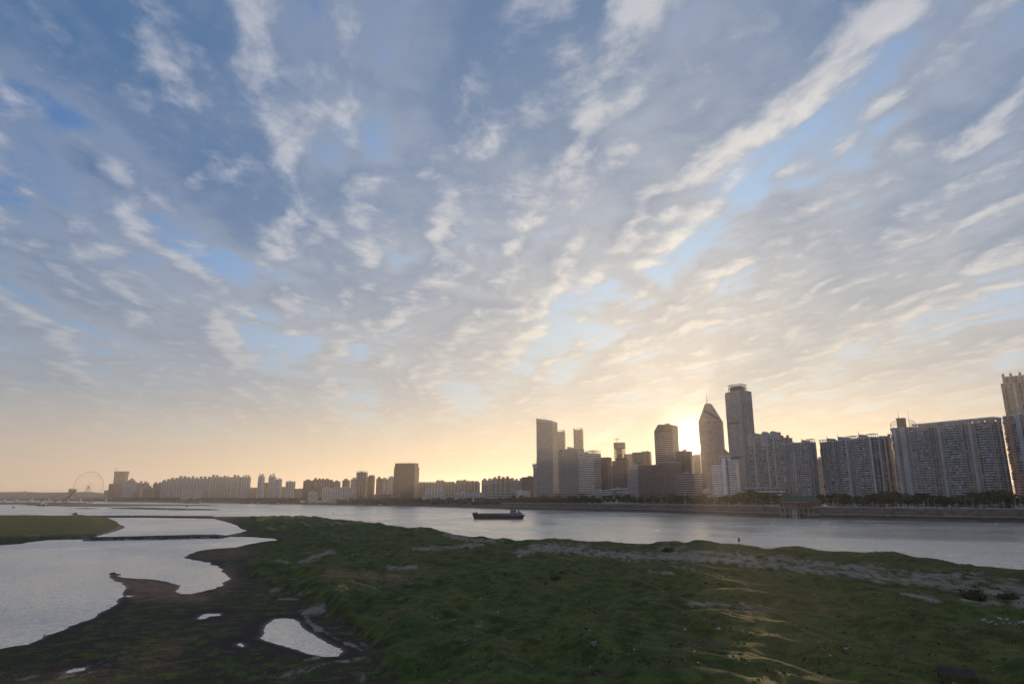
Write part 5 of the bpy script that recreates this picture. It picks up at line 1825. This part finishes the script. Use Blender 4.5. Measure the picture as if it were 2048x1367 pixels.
mb = MB(); mb.bar((bx1 - 1, 0, bz1), (bx1 - 1.5, 0, bz1 - 18 * s_), .2); mb.box(bx1 - 2.4, bx1 - .6, -1, 1, bz1 - 10 * s_, bz1 - 7 * s_); mb.build('hook_block', M_hull, crn)

# ------------------------------------------------------------------ big wheel
wc = at_y(177, 973, 4750)
whl = empty('ferris_wheel', (wc.x, wc.y, CITY_Z))
tag(whl, 'giant thin-spoked Ferris wheel above the left bank', 'ferris wheel')
R_ = 28.0 / F_PX * 4750 * 1.02
hz_ = wc.z - CITY_Z
pt = lambda a, r_, y: (r_ * math.cos(a), y, hz_ + r_ * math.sin(a))
rim = MB()
n = 60
for k in range(n):
    a0, a1 = 2 * math.pi * k / n, 2 * math.pi * (k + 1) / n
    for y in (-2, 2):
        rim.bar(pt(a0, R_, y), pt(a1, R_, y), .30)
    rim.bar(pt(a0, R_, -2), pt(a0, R_, 2), .25)
    rim.bar(pt(a0, R_ * .82, 0), pt(a1, R_ * .82, 0), .22)
    rim.bar(pt(a0, R_ * .82, 0), pt(a0, R_, 0), .3)
M_wheel = mat('wheel_steel', (.30, .27, .26), .5, .1, .3)
rim.build('rim', M_wheel, whl)
for k in range(30):
    mb = MB(); a = 2 * math.pi * k / 30
    mb.bar(pt(a, 2.5, 0), pt(a, R_, 0), .30)
    mb.build('spoke', M_wheel, whl)
cab = MB(); cab.bar((0, 0, -1.8), (0, 0, 1.8), 1.7, 0, 8)
cab_me = cab.mesh('cabin', W['dark'])
for k in range(60):
    link_mesh('cabin', cab_me, whl, pt(2 * math.pi * k / 60, R_ + 1.4, 0))
mb = MB(); mb.bar((0, -5, hz_), (0, 5, hz_), 3.4, 0, 12); mb.build('hub', W['metal'], whl)
for sx in (-1, 1):
    for sy in (-1, 1):
        mb = MB(); mb.bar((sx * 34, sy * 18, 0), (sx * 1.5, sy * 4, hz_), 1.7, 0, 6, 1.1); mb.build('leg', M_wheel, whl)
mb = MB(); mb.box(-30, 30, -16, 16, 0, 7); mb.build('station', W['mauve'], whl)

# ------------------------------------------------------------------ far bridges
def girder_bridge(label, px0, px1, pydeck, y, zpier, npier, pylon=None):
    A, B_ = at_y(px0, pydeck, y), at_y(px1, pydeck, y)
    o = empty('river_bridge', (A.x, y, 0))
    tag(o, label, 'bridge')
    L, z = B_.x - A.x, A.z
    mb = MB(); mb.box(0, L, -9, 9, z - 3.4, z - .8); mb.box(0, L, -10.5, 10.5, z - .8, z); mb.build('deck', W['grey'], o)
    mb = MB(); mb.box(0, L, -10.6, -10.3, z, z + 1.3); mb.box(0, L, 10.3, 10.6, z, z + 1.3); mb.build('parapet', W['grey'], o)
    pm = MB()
    pm.box(-3.5, 3.5, -7, 7, -2, z - 6, 0, .0); pm.hexa([(-3.5, -7, z - 6), (3.5, -7, z - 6), (3.5, 7, z - 6), (-3.5, 7, z - 6), (-6.5, -9, z - 3.4), (6.5, -9, z - 3.4), (6.5, 9, z - 3.4), (-6.5, 9, z - 3.4)]); pm.box(-6, 6, -9, 9, -2, 2)
    me = pm.mesh('pier', W['grey'])
    for k in range(npier):
        link_mesh('pier', me, o, (L * (k + .6) / npier, 0, 0))
    if pylon:
        x = at_y(pylon, pydeck, y).x - A.x
        mb = MB()
        top = at_y(pylon, 980, y).z
        for s in (-1, 1):
            mb.bar((x + s * 9, 0, z), (x, 0, top), 2.2, 0, 4, 1.3)
        mb.build('pylon', W['grey'], o)
        mb = MB()
        for k in range(1, 7):
            for s in (-1, 1):
                mb.bar((x, 0, top - k * 1.5), (x + s * k * 20, 0, z), .3)
        mb.build('stay_cables', W['metal'], o)


girder_bridge('low girder bridge on flared piers crossing the river far left', -260, 222, 995.6, 3900, 0, 19)
girder_bridge('fainter second bridge with leaning pylon beyond the girder bridge', -260, 215, 992.6, 5000, 0, 14, 48)

# ------------------------------------------------------------------ embankment: pavilion, lamps, cars, signs
pv = bank_point(1596, 9.0, 0)
k_ = min(range(len(BR)), key=lambda k: (BR[k] - pv).length)
ang = math.atan2(BN[k_].y, BN[k_].x) - math.pi / 2
dpv = pv.y
mpp = dpv / F_PX                                 # metres per photo pixel there
pav = empty('riverside_pavilion', pv, ang + math.radians(36))
tag(pav, 'dark red riverside pavilion on stilts with green hipped roof', 'pavilion')
hw = 41 * mpp
zf = CITY_Z - .8
mb = MB(); mb.box(-hw, hw, -6, 7, zf - .6, zf); mb.build('floor_slab', W['mauve'], pav)
mb = MB(); mb.box(-hw * .92, hw * .88, -4, 6, zf, zf + 6.0); mb.build('wall', W['red'], pav)
mb = MB()
for k in range(13):
    x = -hw * .92 + k * hw * 1.8 / 12
    mb.box(x - .25, x + .25, -4.5, -4.05, zf, zf + 6.3)
mb.build('columns', W['brown'], pav, kind='stuff')
mb = MB()
for k in range(12):
    x = -hw * .9 + k * hw * 1.8 / 12
    mb.box(x + .3, x + hw * .15 - .3, -4.08, -4.03, zf + 1.0, zf + 4.0)
mb.build('lattice_windows', G_DARK, pav, kind='stuff')
mb = MB(); mb.box(-hw * .98, hw * .94, -5.2, 6.5, zf + 6.05, zf + 6.5); mb.build('eaves_beam', W['brown'], pav)
fr = MB()
for k in range(9):
    x = -hw * .75 + k * hw * .12
    fr.box(x, x + .9, -5.3, -5.22, zf + 6.6, zf + 7.6)
fr.build('frieze_panels', W['white'], pav, kind='stuff')
mb = MB()
mb.hexa([(-hw * 1.05, -6.2, zf + 7.8), (hw, -6.2, zf + 7.8), (hw, 8, zf + 7.8), (-hw * 1.05, 8, zf + 7.8), (-hw * .7, 0, zf + 12.8), (hw * .66, 0, zf + 12.8), (hw * .66, 1.6, zf + 12.8), (-hw * .7, 1.6, zf + 12.8)])
mb.box(-hw * .72, hw * .68, .3, 1.3, zf + 12.8, zf + 13.5)
rf_ = mb.build('roof', W['teal'], pav)
mb = MB(); mb.box(-hw * .95, hw * .92, -5, 6.4, zf + 6.5, zf + 7.8); mb.build('clerestory', W['brown'], pav)
sm = MB(); sm.bar((0, 0, -1.5), (0, 0, zf - .6), .42, 0, 8)
sme = sm.mesh('stilt', W['mauve'])
for k in range(10):
    for y in (-5.2, -1.0):
        link_mesh('stilt', sme, pav, (-hw * .93 + k * hw * 1.86 / 9, y, 0))
mb = MB(); mb.box(hw * .15, hw * .95, -8.2, -6.1, 3.6, 4.3); mb.build('landing_stage', W['beige'], pav)
mb = MB(); mb.box(-hw * .95, -hw * .7, -8.2, -6.1, 3.8, 4.3); mb.build('landing_stage', W['beige'], pav)
for k in range(7):
    link_mesh('stage_post', sme, pav, (hw * (.2 + k * .12), -7.2, 0), 0, (.8, .8, (3.6 + 1.5) / (zf + .9)))
for k in range(3):
    mb = MB(); mb.box(-.45, .45, -.45, .45, -1.5, zf - 2.0)
    o = mb.build('mooring_pile', W['pale'], pav); o.location = (-hw * .40 + k * 2.2, -7.0, 0)
mb = MB(); mb.bar((-hw * .3, -6.6, zf - 3), (-hw * .3, -6.6, zf + 4.5), .22, 0, 6); mb.build('flagpole', mat('yellow_paint', (.45, .30, .08), .6), pav)
mb = MB()
for x in np.linspace(-hw, hw, 20):
    mb.bar((x, -5.8, zf), (x, -5.8, zf + 1.2), .08)
mb.bar((-hw, -5.8, zf + 1.2), (hw, -5.8, zf + 1.2), .1)
mb.build('terrace_rail', W['beige'], pav, kind='stuff')

lp, lh = MB(), MB()
lp.bar((0, 0, 0), (0, 0, 10.5), .17, 0, 6, .11)
lp.bar((0, 0, 10.4), (-1.8, 0, 11.4), .09, 0, 6, .07)
lh.box(-2.9, -1.7, -.22, .22, 11.3, 11.5)
lb = MB(); lb.bar((0, 0, -.2), (0, 0, .7), .32, 0, 8, .24)
lpm, lhm, lbm = lp.mesh('post', W['pale']), lh.mesh('lamp_head', W['white']), lb.mesh('base', W['metal'])
LAMP_AT = [(1655, 'left of the pair before the framed flats'), (1663, 'right of the pair before the framed flats'), (1779, 'left of the pair under the rounded tower'), (1795, 'right of the pair under the rounded tower'),
           (1849, 'left of the pair under the left half of the dark slab'), (1863, 'right of the pair under the left half of the dark slab'), (1929, 'left of the pair under the right half of the dark slab'),
           (1944, 'right of the pair under the right half of the dark slab'), (2026, 'left of the last pair by the frame edge'), (2037, 'right of the last pair by the frame edge'),
           (1490, 'beside the big round tree'), (1260, 'below the perforated office'), (1275, 'below the brown slab'), (1190, 'left of the white cabin'), (1328, 'below the clipped-corner tower'), (1395, 'under the sun')]
for px, lab in LAMP_AT:
    o = empty('street_lamp', bank_point(px, 20.2, CITY_Z), ang + math.pi)
    tag(o, f'thin pale street lamp {lab}', 'street lamp', 'street lamps on the embankment road')
    link_mesh('post', lpm, o), link_mesh('lamp_head', lhm, o), link_mesh('base', lbm, o)
mb = MB(); mb.bar((0, 0, 0), (0, 0, 22), .35, 0, 8, .22); mb.build('pole', W['white'], None)
fp = bpy.context.scene.objects['pole']; fp.location = bank_point(1349, 22, CITY_Z); fp.name = 'flagpole'
tag(fp, 'tall bare white flagpole below the banded tower', 'flagpole')

car_b, car_g, car_w = MB(), MB(), MB()
prof = [(-2.2, .35), (-2.2, .8), (-1.5, .95), (-.9, 1.45), (.7, 1.45), (1.4, .98), (2.2, .85), (2.2, .35)]
car_b.loft([[(x, -.85, z) for x, z in prof], [(x, .85, z) for x, z in prof]])
car_g.hexa([(-1.25, -.88, 1.0), (1.1, -.88, 1.0), (1.1, .88, 1.0), (-1.25, .88, 1.0), (-.85, -.86, 1.38), (.65, -.86, 1.38), (.65, .86, 1.38), (-.85, .86, 1.38)])
car_w.bar((0, -.9, .33), (0, -.7, .33), .33, 0, 12)
cbm = {c: car_b.mesh('body', W[c]) for c in ('white', 'metal', 'pale')}
cgm, cwm = car_g.mesh('side_windows', G_DARK), car_w.mesh('wheel', W['dark'])
CARS = [(1536, 'white', 'white car parked left of the red pavilion'), (1546, 'pale', 'silver car parked hard against the red pavilion'), (1702, 'white', 'white car under the wide grey flats'), (1876, 'white', 'white car alone below the dark slab'),
        (1924, 'pale', 'silver car below the middle of the dark slab'), (1931, 'white', 'white car right behind the silver one below the dark slab'), (1976, 'white', 'white car near the right end of the dark slab'), (2036, 'white', 'white car at the right edge of the embankment'),
        (1205, 'white', 'white car left of the white cabin'), (1152, 'pale', 'silver car below the glass block'), (1246, 'white', 'white car right of the white cabin'), (1412, 'white', 'white car below the arched hall')]
for px, c, lab in CARS:
    o = empty('parked_car', bank_point(px, 17.2, CITY_Z + .15), ang)
    tag(o, lab, 'car', 'cars along the embankment road')
    link_mesh('body', cbm[c], o), link_mesh('side_windows', cgm, o)
    for x in (-1.35, 1.35):
        link_mesh('wheel', cwm, o, (x, 0, 0)), link_mesh('wheel', cwm, o, (x, 1.6, 0))


def board(name, label, p, rz, w_, h, z0, m, stripes=None, cat='sign'):
    o = empty(name, p, rz)
    tag(o, label, cat)
    mb = MB(); mb.box(-w_ / 2, w_ / 2, -.08, .08, z0, z0 + h); mb.build('panel', m, o)
    for s in (-1, 1):
        mb = MB(); mb.box(s * w_ * .4 - .07, s * w_ * .4 + .07, .09, .22, -.4, z0 + h * .9); mb.build('leg', W['metal'], o)
    if stripes:
        mb = MB()
        for k in range(3):
            mb.box(-w_ / 2 + .1, w_ / 2 - .1, -.12, -.09, z0 + h * (.12 + .3 * k), z0 + h * (.28 + .3 * k))
        mb.build('stripe', stripes, o)
    return o


M_blue = mat('blue_sheet', (.07, .15, .40), .5, .2, .5)
board('bank_notice', 'lone blue notice board on two legs at the grassy river edge', at_z(1478.5, 1088, 1.9), .1, 1.2, 2.1, 1.35, mat('notice_blue', (.10, .13, .19), .5))
board('striped_sign', 'white and red striped sign panel before the white site cabin', bank_point(1216, 24, CITY_Z), ang + .4, 5, 6.5, 3.5, W['white'], mat('sign_red', (.50, .10, .09), .6))
board('blue_panel', 'small blue panel among the trees below the brown slab', bank_point(1290, 21, CITY_Z), ang + .4, 3.2, 3.0, 3.2, M_blue)
board('blue_panel', 'bright blue panel among the trees below the dark slab', bank_point(1814, 20.4, CITY_Z), ang + .5, 3.6, 2.8, 2.6, M_blue)

# sheds on the far bank and the striped colonnade of the waterside park
for px0, px1, py, h, m, lab in ((580, 588, 1003.4, 5, W['pale'], 'white shed left end of the riverside sheds'), (596, 606, 1003.2, 8, mat('pale_blue_sheet', (.35, .45, .50), .6), 'pale blue hall in the middle of the riverside sheds'),
                                (610, 632, 1004.2, 5, W['pale'], 'long low grey shed right of the pale blue hall'), (634, 648, 1003.6, 4, W['white'], 'low white shed at the right end of the riverside sheds')):
    A = bank_point(px0, 40, 7)
    A2 = bank_point(px1, 40, 7)
    o = empty('riverside_shed', A, math.atan2(A2.y - A.y, A2.x - A.x))
    L = (A2 - A).length
    tag(o, lab, 'shed', 'sheds on the far bank')
    mb = MB(); mb.box(0, L, 0, 12, -3, h); mb.build('wall', m, o)
    mb = MB(); mb.hexa([(-1, -1, h), (L + 1, -1, h), (L + 1, 13, h), (-1, 13, h), (-1, 5.5, h + 2.4), (L + 1, 5.5, h + 2.4), (L + 1, 6.5, h + 2.4), (-1, 6.5, h + 2.4)]); mb.build('roof', W['white'], o)
    mb = MB(); pane_row(mb, 2, L - 2, -.05, h * .3, h * .6, max(3, int(L / 5))); mb.build('door_row', W['dark'], o, kind='stuff')
cp, r = MB(), random.Random(8)
for k in range(26):
    p = bank_point(752 + k * 3.5, 34, 7.0)
    cp.bar((p.x, p.y, 1), (p.x, p.y, 10.5), .7, 0, 5, .5)
tag(cp.build('park_colonnade', W['beige']), 'row of slim tan posts along the waterside park', 'posts', kind='stuff')
p = bank_point(908, 48, 10)
mb = MB()
mb.face([(0, 0, 4), (13, 0, 4), (13, 0, 26)]), mb.bar((13, .3, 0), (13, .3, 27), .5, 0, 6, .2), mb.hexa([(0, -.4, 3.4), (13.5, -.4, 3.4), (13.5, .6, 3.4), (0, .6, 3.4), (0, -.4, 4), (13.5, -.4, 4), (13.5, .6, 4), (0, .6, 4)])
mb.hexa([(1, -.2, 4.01), (12.6, -.2, 4.01), (12.6, .2, 4.01), (1, .2, 4.01), (12.2, -.2, 24), (12.6, -.2, 24), (12.6, .2, 24), (12.2, .2, 24)])
o = mb.build('sail_sculpture', W['white']); o.location = p; o.scale = (.6, .6, .6)
tag(o, 'white sail-shaped sculpture in the waterside park', 'sculpture')

# ------------------------------------------------------------------ things on the sandbar
def on_ground(px, py):
    z = 1.0
    for _ in range(6):
        p = at_z(px, py, z)
        z = .5 * z + .5 * ground_z(p.x, p.y)
    p = at_z(px, py, z)
    return Vector((p.x, p.y, ground_z(p.x, p.y)))


def rock_mesh(seed, sx, sy, sz, m):
    bm = bmesh.new()
    bmesh.ops.create_icosphere(bm, subdivisions=2, radius=1)
    r = random.Random(seed)
    for v in bm.verts:
        d = v.co.normalized()
        k = .75 + .25 * math.sin(d.x * 5 + seed) * math.cos(d.y * 4 - seed) + r.uniform(-.12, .12)
        v.co = Vector((d.x * sx * k, d.y * sy * k, d.z * sz * k))
    me = bpy.data.meshes.new('rock')
    bm.to_mesh(me)
    bm.free()
    me.materials.append(m)
    return me


M_rubble = mat('broken_concrete', (.30, .28, .29), .9, .3, 2)
M_rock = mat('dark_rock', (.10, .085, .075), .9, .35, 2)
r = random.Random(11)
rocks = [rock_mesh(k, r.uniform(.5, .9), r.uniform(.4, .7), r.uniform(.2, .4), M_rubble) for k in range(5)]
RUB = [(1966, 1240), (1972, 1244), (1979, 1246), (1986, 1249), (1992, 1252), (1984, 1244), (2001, 1238), (2014, 1240), (2006, 1246), (2010, 1250), (2020, 1247), (2024, 1252), (2031, 1250), (2040, 1246), (2047, 1245), (1995, 1255)]
NTH = ['left tip', 'second from the left tip', 'third from the left tip', 'fourth from the left tip', 'lowest of the left cluster', 'inner edge of the left cluster', 'topmost in the middle', 'upper right of the middle', 'centre', 'lower centre',
       'right of centre', 'lower right', 'right cluster', 'near the frame edge', 'at the frame edge', 'stray one below the left cluster']
for k, (px, py) in enumerate(RUB):
    p = on_ground(px, py)
    o = link_mesh('rubble_slab', rocks[k % 5], None, p + Vector((0, 0, .1)), r.uniform(0, 6), r.uniform(.7, 1.15))
    o.rotation_euler = (r.uniform(-.4, .4), r.uniform(-.4, .4), r.uniform(0, 6))
    tag(o, f'pale broken concrete slab in the rubble heap, {NTH[k]}', 'rubble', 'rubble heap at the right')
dark = [rock_mesh(20 + k, r.uniform(1.3, 2.2), r.uniform(.9, 1.5), r.uniform(.5, .9), M_rock) for k in range(3)]
for k, (px, py, lab) in enumerate(((437, 1074, 'dark boulder at the left of the causeway tip'), (445, 1073, 'dark boulder in the middle of the causeway tip'), (452, 1072.5, 'dark boulder at the right of the causeway tip'),
                                   (188, 1078.5, 'dark boulder where the causeway meets the left bank'), (226, 1147, 'brown rock on the tiny islet off the mud spit'), (1437, 1258, 'grey stone on the grass under the sun'),
                                   (1370, 1259, 'small grey stone left of the one under the sun'), (1692, 1299, 'pale stone alone on the dark grass'))):
    p = on_ground(px, py)
    o = link_mesh('boulder', dark[k % 3] if k < 5 else rocks[k % 5], None, p + Vector((0, 0, .15)), k * 1.3, 1.4 if k < 4 else .8)
    tag(o, lab, 'boulder')


def stump(label, px, py, s, m, seed):
    r = random.Random(seed)
    o = empty('driftwood_stump', on_ground(px, py), r.uniform(0, 6))
    o.scale = (s, s, s)
    tag(o, label, 'driftwood')
    mb = MB()
    rg = []
    for z, q in ((.2, .42), (.45, .46), (.7, .36), (.85, .22)):
        rg.append([((q + r.uniform(-.08, .08)) * math.cos(a) * 1.4, (q + r.uniform(-.08, .08)) * math.sin(a), z) for a in [6.283 * k / 9 for k in range(9)]])
    mb.loft(rg)
    mb.build('stump_body', m, o)
    for k in range(6):
        a = 6.283 * k / 6 + r.uniform(-.3, .3)
        mb = MB()
        p1 = (.5 * math.cos(a), .35 * math.sin(a), .45)
        p2 = (.85 * math.cos(a), .65 * math.sin(a), .30 if k % 3 else .75)
        p3 = (1.05 * math.cos(a), .85 * math.sin(a), -.08 if k % 3 else .95)
        mb.bar(p1, p2, .15, 0, 6, .10), mb.bar(p2, p3, .10, 0, 6, .04)
        mb.build('root', m, o)


M_drift = mat('driftwood', (.16, .135, .135), .9, .3, 3)
stump('grey driftwood stump on splayed roots in the near grass', 1187, 1294, .85, M_drift, 1)
stump('pale driftwood stump on the middle ridge', 823, 1171, 1.0, M_drift, 2)
stump('small dark stump on a bare patch left of the brown bush', 1066, 1145, .8, mat('dark_driftwood', (.09, .075, .07), .9, .3, 3), 3)


def bush(label, px, py, rad, h, n, m, size=.28, cat='bush'):
    o = empty('bush', on_ground(px, py))
    tag(o, label, cat)
    r = random.Random(label)
    mb = MB()
    crown_faces(mb, r, 0, 0, 0, h, rad, n, size)
    mb.build('foliage', m, o)
    mb = MB()
    for k in range(5):
        a = 1.256 * k
        mb.bar((0, 0, -.2), (rad * .5 * math.cos(a), rad * .5 * math.sin(a), h * .6), h * .04, 0, 5, h * .015)
    mb.build('stem', M_bark, o)


M_brush = leaf_mat('dry_brush', (.060, .040, .024), (.11, .075, .042))
M_shrub = leaf_mat('dark_shrub', (.016, .024, .010), (.040, .052, .018))
bush('brown withered bush on the middle of the grass', 1124, 1156, 1.7, 1.9, 420, M_brush)
bush('low brown brush right beside the withered bush', 1112, 1158, 1.5, .9, 260, M_brush)
bush('dark low shrub patch on the right-hand sand', 1945, 1196, 4.2, .6, 700, M_shrub)
bush('dark low shrub at the frame edge on the sand', 2020, 1199, 3.0, .5, 420, M_shrub)
bush('dark low shrub on the upper right sand streak', 1995, 1188, 2.6, .45, 380, M_shrub)
bush('dark low shrub on the grass by the river under the sun', 1335, 1102, 3.0, .45, 300, M_shrub, .35)
bush('dark shrub clump on the skyline of the left grass', 150, 1030.5, 3.4, 4.2, 300, M_shrub, .6)
bush('paler small shrub left of the dark clump on the left grass', 142.5, 1030.5, 1.6, 2.4, 160, M_brush, .5)

# scrap of low wall, stakes and two seated people on the river edge
p0, p1 = on_ground(1667, 1104.5), on_ground(1692, 1106)
o = empty('ruined_wall', p0, math.atan2(p1.y - p0.y, p1.x - p0.x))
tag(o, 'low ruined concrete wall on the river edge left of the seated pair', 'wall')
L = (p1 - p0).length
mb = MB(); mb.box(.7, L - .5, -.25, .25, -.5, .55); mb.build('wall_run', W['concrete'], o)
mb = MB(); mb.box(0, .7, -.35, .35, -.5, 1.0, 0, .05); mb.build('end_pier', W['concrete'], o)
mb = MB(); mb.box(L - .5, L, -.3, .3, -.5, .7, 0, .05); mb.build('end_pier', W['concrete'], o)
for px, h, lab in ((1756, 1.9, 'tallest left-hand stake'), (1761, .9, 'short stake between the tall ones'), (1763.5, 1.8, 'tall right-hand stake'), (1784, .9, 'single stake right of the group'), (1789, .6, 'shortest last stake')):
    mb = MB(); mb.bar((0, 0, -.4), (.05, 0, h), .05, 0, 6, .03)
    o = mb.build('stake', W['dark']); o.location = on_ground(px, 1109.2)
    tag(o, f'{lab} stuck in the river edge past the seated pair', 'stake', 'stakes at the river edge')


def seated_person(label, px, py, s, rz, cloth):
    """seated figure, knees drawn up; one skinned surface, then trousers, hair as children"""
    J = [((0, 0, .12), .15), ((0, -.03, .36), .135), ((0, -.01, .54), .15), ((0, .02, .66), .055), ((0, .06, .75), .085), ((0, .07, .84), .085),
         ((.09, .10, .13), .09), ((.12, .42, .42), .07), ((.12, .60, .06), .05), ((.12, .74, .04), .04),
         ((-.09, .10, .13), .09), ((-.12, .42, .42), .07), ((-.12, .60, .06), .05), ((-.12, .74, .04), .04),
         ((.19, 0, .54), .065), ((.25, .20, .36), .05), ((.14, .40, .44), .038), ((.09, .46, .46), .03),
         ((-.19, 0, .54), .065), ((-.25, .20, .36), .05), ((-.14, .40, .44), .038), ((-.09, .46, .46), .03)]
    E = [(0, 1), (1, 2), (2, 3), (3, 4), (4, 5), (0, 6), (6, 7), (7, 8), (8, 9), (0, 10), (10, 11), (11, 12), (12, 13), (2, 14), (14, 15), (15, 16), (16, 17), (2, 18), (18, 19), (19, 20), (20, 21)]
    me = bpy.data.meshes.new('person')
    me.from_pydata([j[0] for j in J], E, [])
    o = bpy.data.objects.new('person', me)
    C.objects.link(o)
    md = o.modifiers.new('skin', 'SKIN')
    for v, j in zip(me.skin_vertices[0].data, J):
        v.radius = (j[1], j[1])
    me.skin_vertices[0].data[0].use_root = True
    sb = o.modifiers.new('sub', 'SUBSURF')
    sb.levels = sb.render_levels = 2
    me.materials.append(cloth)
    o.location, o.rotation_euler, o.scale = on_ground(px, py), (0, 0, rz), (s, s, s)
    tag(o, label, 'person')
    mb = MB()
    for z, q in ((.80, .095), (.87, .10), (.93, .07)):
        pass
    mb.loft([[(q * math.cos(a), .055 + q * math.sin(a), z) for a in [6.283 * k / 10 for k in range(10)]] for z, q in ((.79, .088), (.86, .098), (.92, .07), (.945, .02))])
    mb.build('hair', W['dark'], o)
    mb = MB(); mb.loft([[(.05 * math.cos(a), .125 + .03 * math.sin(a), z) for a in [6.283 * k / 8 for k in range(8)]] for z in (.72, .80)])
    mb.build('face', mat('skin', (.30, .18, .13), .6), o)


seated_person('person in dark clothes sitting upright on the river edge', 1720, 1107.2, 1.15, .3, mat('dark_coat', (.022, .014, .016), .8))
seated_person('smaller hunched person in black just right of the upright one', 1728.5, 1108, .9, .2, mat('black_coat', (.014, .014, .016), .8))

# heron at the water's edge
hp = at_z(87.5, 1274.5, 0)
hr = empty('wading_bird', hp, .9)
tag(hr, 'slim dark wading bird standing at the near waterline', 'bird')
mb = MB()
ring = lambda x, z, a, c: [(x, a * math.cos(q), z + c * math.sin(q)) for q in [6.283 * k / 8 for k in range(8)]]
mb.loft([ring(-.30, .40, .01, .01), ring(-.2, .42, .05, .05), ring(0, .46, .08, .09), ring(.14, .52, .06, .07), ring(.22, .60, .03, .035), ring(.25, .72, .022, .03), ring(.27, .82, .03, .03), ring(.33, .84, .02, .02), ring(.46, .82, .004, .004)])
mb.build('body', mat('grey_plumage', (.10, .10, .115), .7, .2, 4), hr)
for s in (-1, 1):
    mb = MB(); mb.bar((0, s * .04, .42), (.03, s * .04, .2), .012, 0, 5), mb.bar((.03, s * .04, .2), (0, s * .04, -.08), .010, 0, 5); mb.build('leg', W['dark'], hr)

# weathered plank hut roof at the lower right
gp = on_ground(1915, 1366)
ph = empty('plank_shelter', gp, -.35)
tag(ph, 'dark weathered plank shelter cut by the bottom edge of the frame', 'shelter')
M_plank = mat('old_planks', (.030, .023, .024), .85, .3, 2, stretch=(.4, 4, 1))
pk = MB(); pk.hexa([(-2.1, -.11, 0), (2.1, -.11, 0), (2.1, .11, 0), (-2.1, .11, 0), (-2.1, -.11, .05), (2.1, -.11, .05), (2.1, .11, .05), (-2.1, .11, .05)])
pkm = pk.mesh('plank', M_plank)
for k in range(9):
    o = link_mesh('plank', pkm, ph, (.03 * (k % 3), -1.25 + k * .235, 1.1 + k * .07), 0)
    o.rotation_euler = (.28, .02 * ((k * 7) % 3 - 1), 0)
for x in (-1.9, 1.9):
    for y in (-1.1, .6):
        mb = MB(); mb.box(x - .08, x + .08, y - .08, y + .08, -.4, 1.1 if y < 0 else 1.6); mb.build('post', M_plank, ph)

# scraps of paper and plastic blown over the grass
lit, r = MB(), random.Random(17)
n_l = 0
LX, LY, LZ = terrain[0][:, 0], terrain[0][:, 1], terrain[0][:, 2]
cand = np.where((terrain[1][1] > .5) & (LY < 330) & (LY > 78))[0]
wgt = 1.0 / np.maximum(LY[cand], 80) ** .3
for i in nrg.choice(cand, 210, replace=False, p=wgt / wgt.sum()):
    p = Vector((float(LX[i]), float(LY[i]), float(LZ[i]) + .05))
    s = abs(r.gauss(.04, .06)) + .03
    q = [p + Vector((s * r.uniform(.6, 1.4) * math.cos(a), s * r.uniform(.6, 1.4) * math.sin(a), r.uniform(0, s * .9))) for a in (0.4, 1.9, 3.4, 5.0)]
    c = p + Vector((0, 0, s * .8))
    for k in range(4):
        lit.face([q[k], q[(k + 1) % 4], c], 0)
tag(lit.build('litter', mat('white_plastic', (.62, .68, .70), .5, .2, 3)), 'white scraps of litter scattered over the grass', 'litter', kind='stuff')

# tufts of coarse grass
tf, r = [], random.Random(23)
cand = np.where((terrain[1][1] > .45) & (terrain[1][2] > 2) & (LY < 420) & (LY > 76) & (terrain[1][0] < .5))[0]
pick = nrg.choice(cand, min(30000, len(cand)), replace=False)
clump = perlin(LX[pick] / 5.0, LY[pick] / 5.0, 301) + .6 * perlin(LX[pick] / 1.7, LY[pick] / 1.7, 302)
pick = pick[clump > .12]
NT = len(pick)
base = np.stack([LX[pick], LY[pick], LZ[pick] - .03], -1)
base[:, :2] += nrg.normal(0, .12, (NT, 2))
sz = np.clip(nrg.gamma(2.5, .05, NT), .05, .40) * (1 + np.clip(LY[pick] - 120, 0, 200) / 260)
V, Fc = [], []
for b_ in range(5):
    a = nrg.random(NT) * 6.283
    wv = np.stack([np.cos(a), np.sin(a), np.zeros(NT)], -1) * (sz * .55)[:, None]
    lean = np.stack([np.cos(a + 1.6), np.sin(a + 1.6), np.zeros(NT)], -1) * (sz * nrg.uniform(.2, .9, NT))[:, None]
    off = nrg.normal(0, 1, (NT, 3)) * (sz * .5)[:, None]
    off[:, 2] = 0
    up = np.stack([np.zeros(NT), np.zeros(NT), sz * nrg.uniform(.5, 1.0, NT)], -1)
    V.append(np.stack([base + off - wv, base + off + wv, base + off + lean + up], 1).reshape(-1, 3))
V = np.concatenate(V)
me = bpy.data.meshes.new('grass')
me.vertices.add(len(V))
me.vertices.foreach_set('co', V.astype(np.float32).ravel())
me.loops.add(len(V))
me.loops.foreach_set('vertex_index', np.arange(len(V), dtype=np.int32))
me.polygons.add(len(V) // 3)
me.polygons.foreach_set('loop_start', np.arange(0, len(V), 3, dtype=np.int32))
me.update(calc_edges=True)
me.materials.append(leaf_mat('coarse_grass', (.026, .038, .012), (.085, .100, .028)))
go = bpy.data.objects.new('grass', me)
C.objects.link(go)
tag(go, 'tufts of coarse grass over the sandbar', 'grass', kind='stuff')
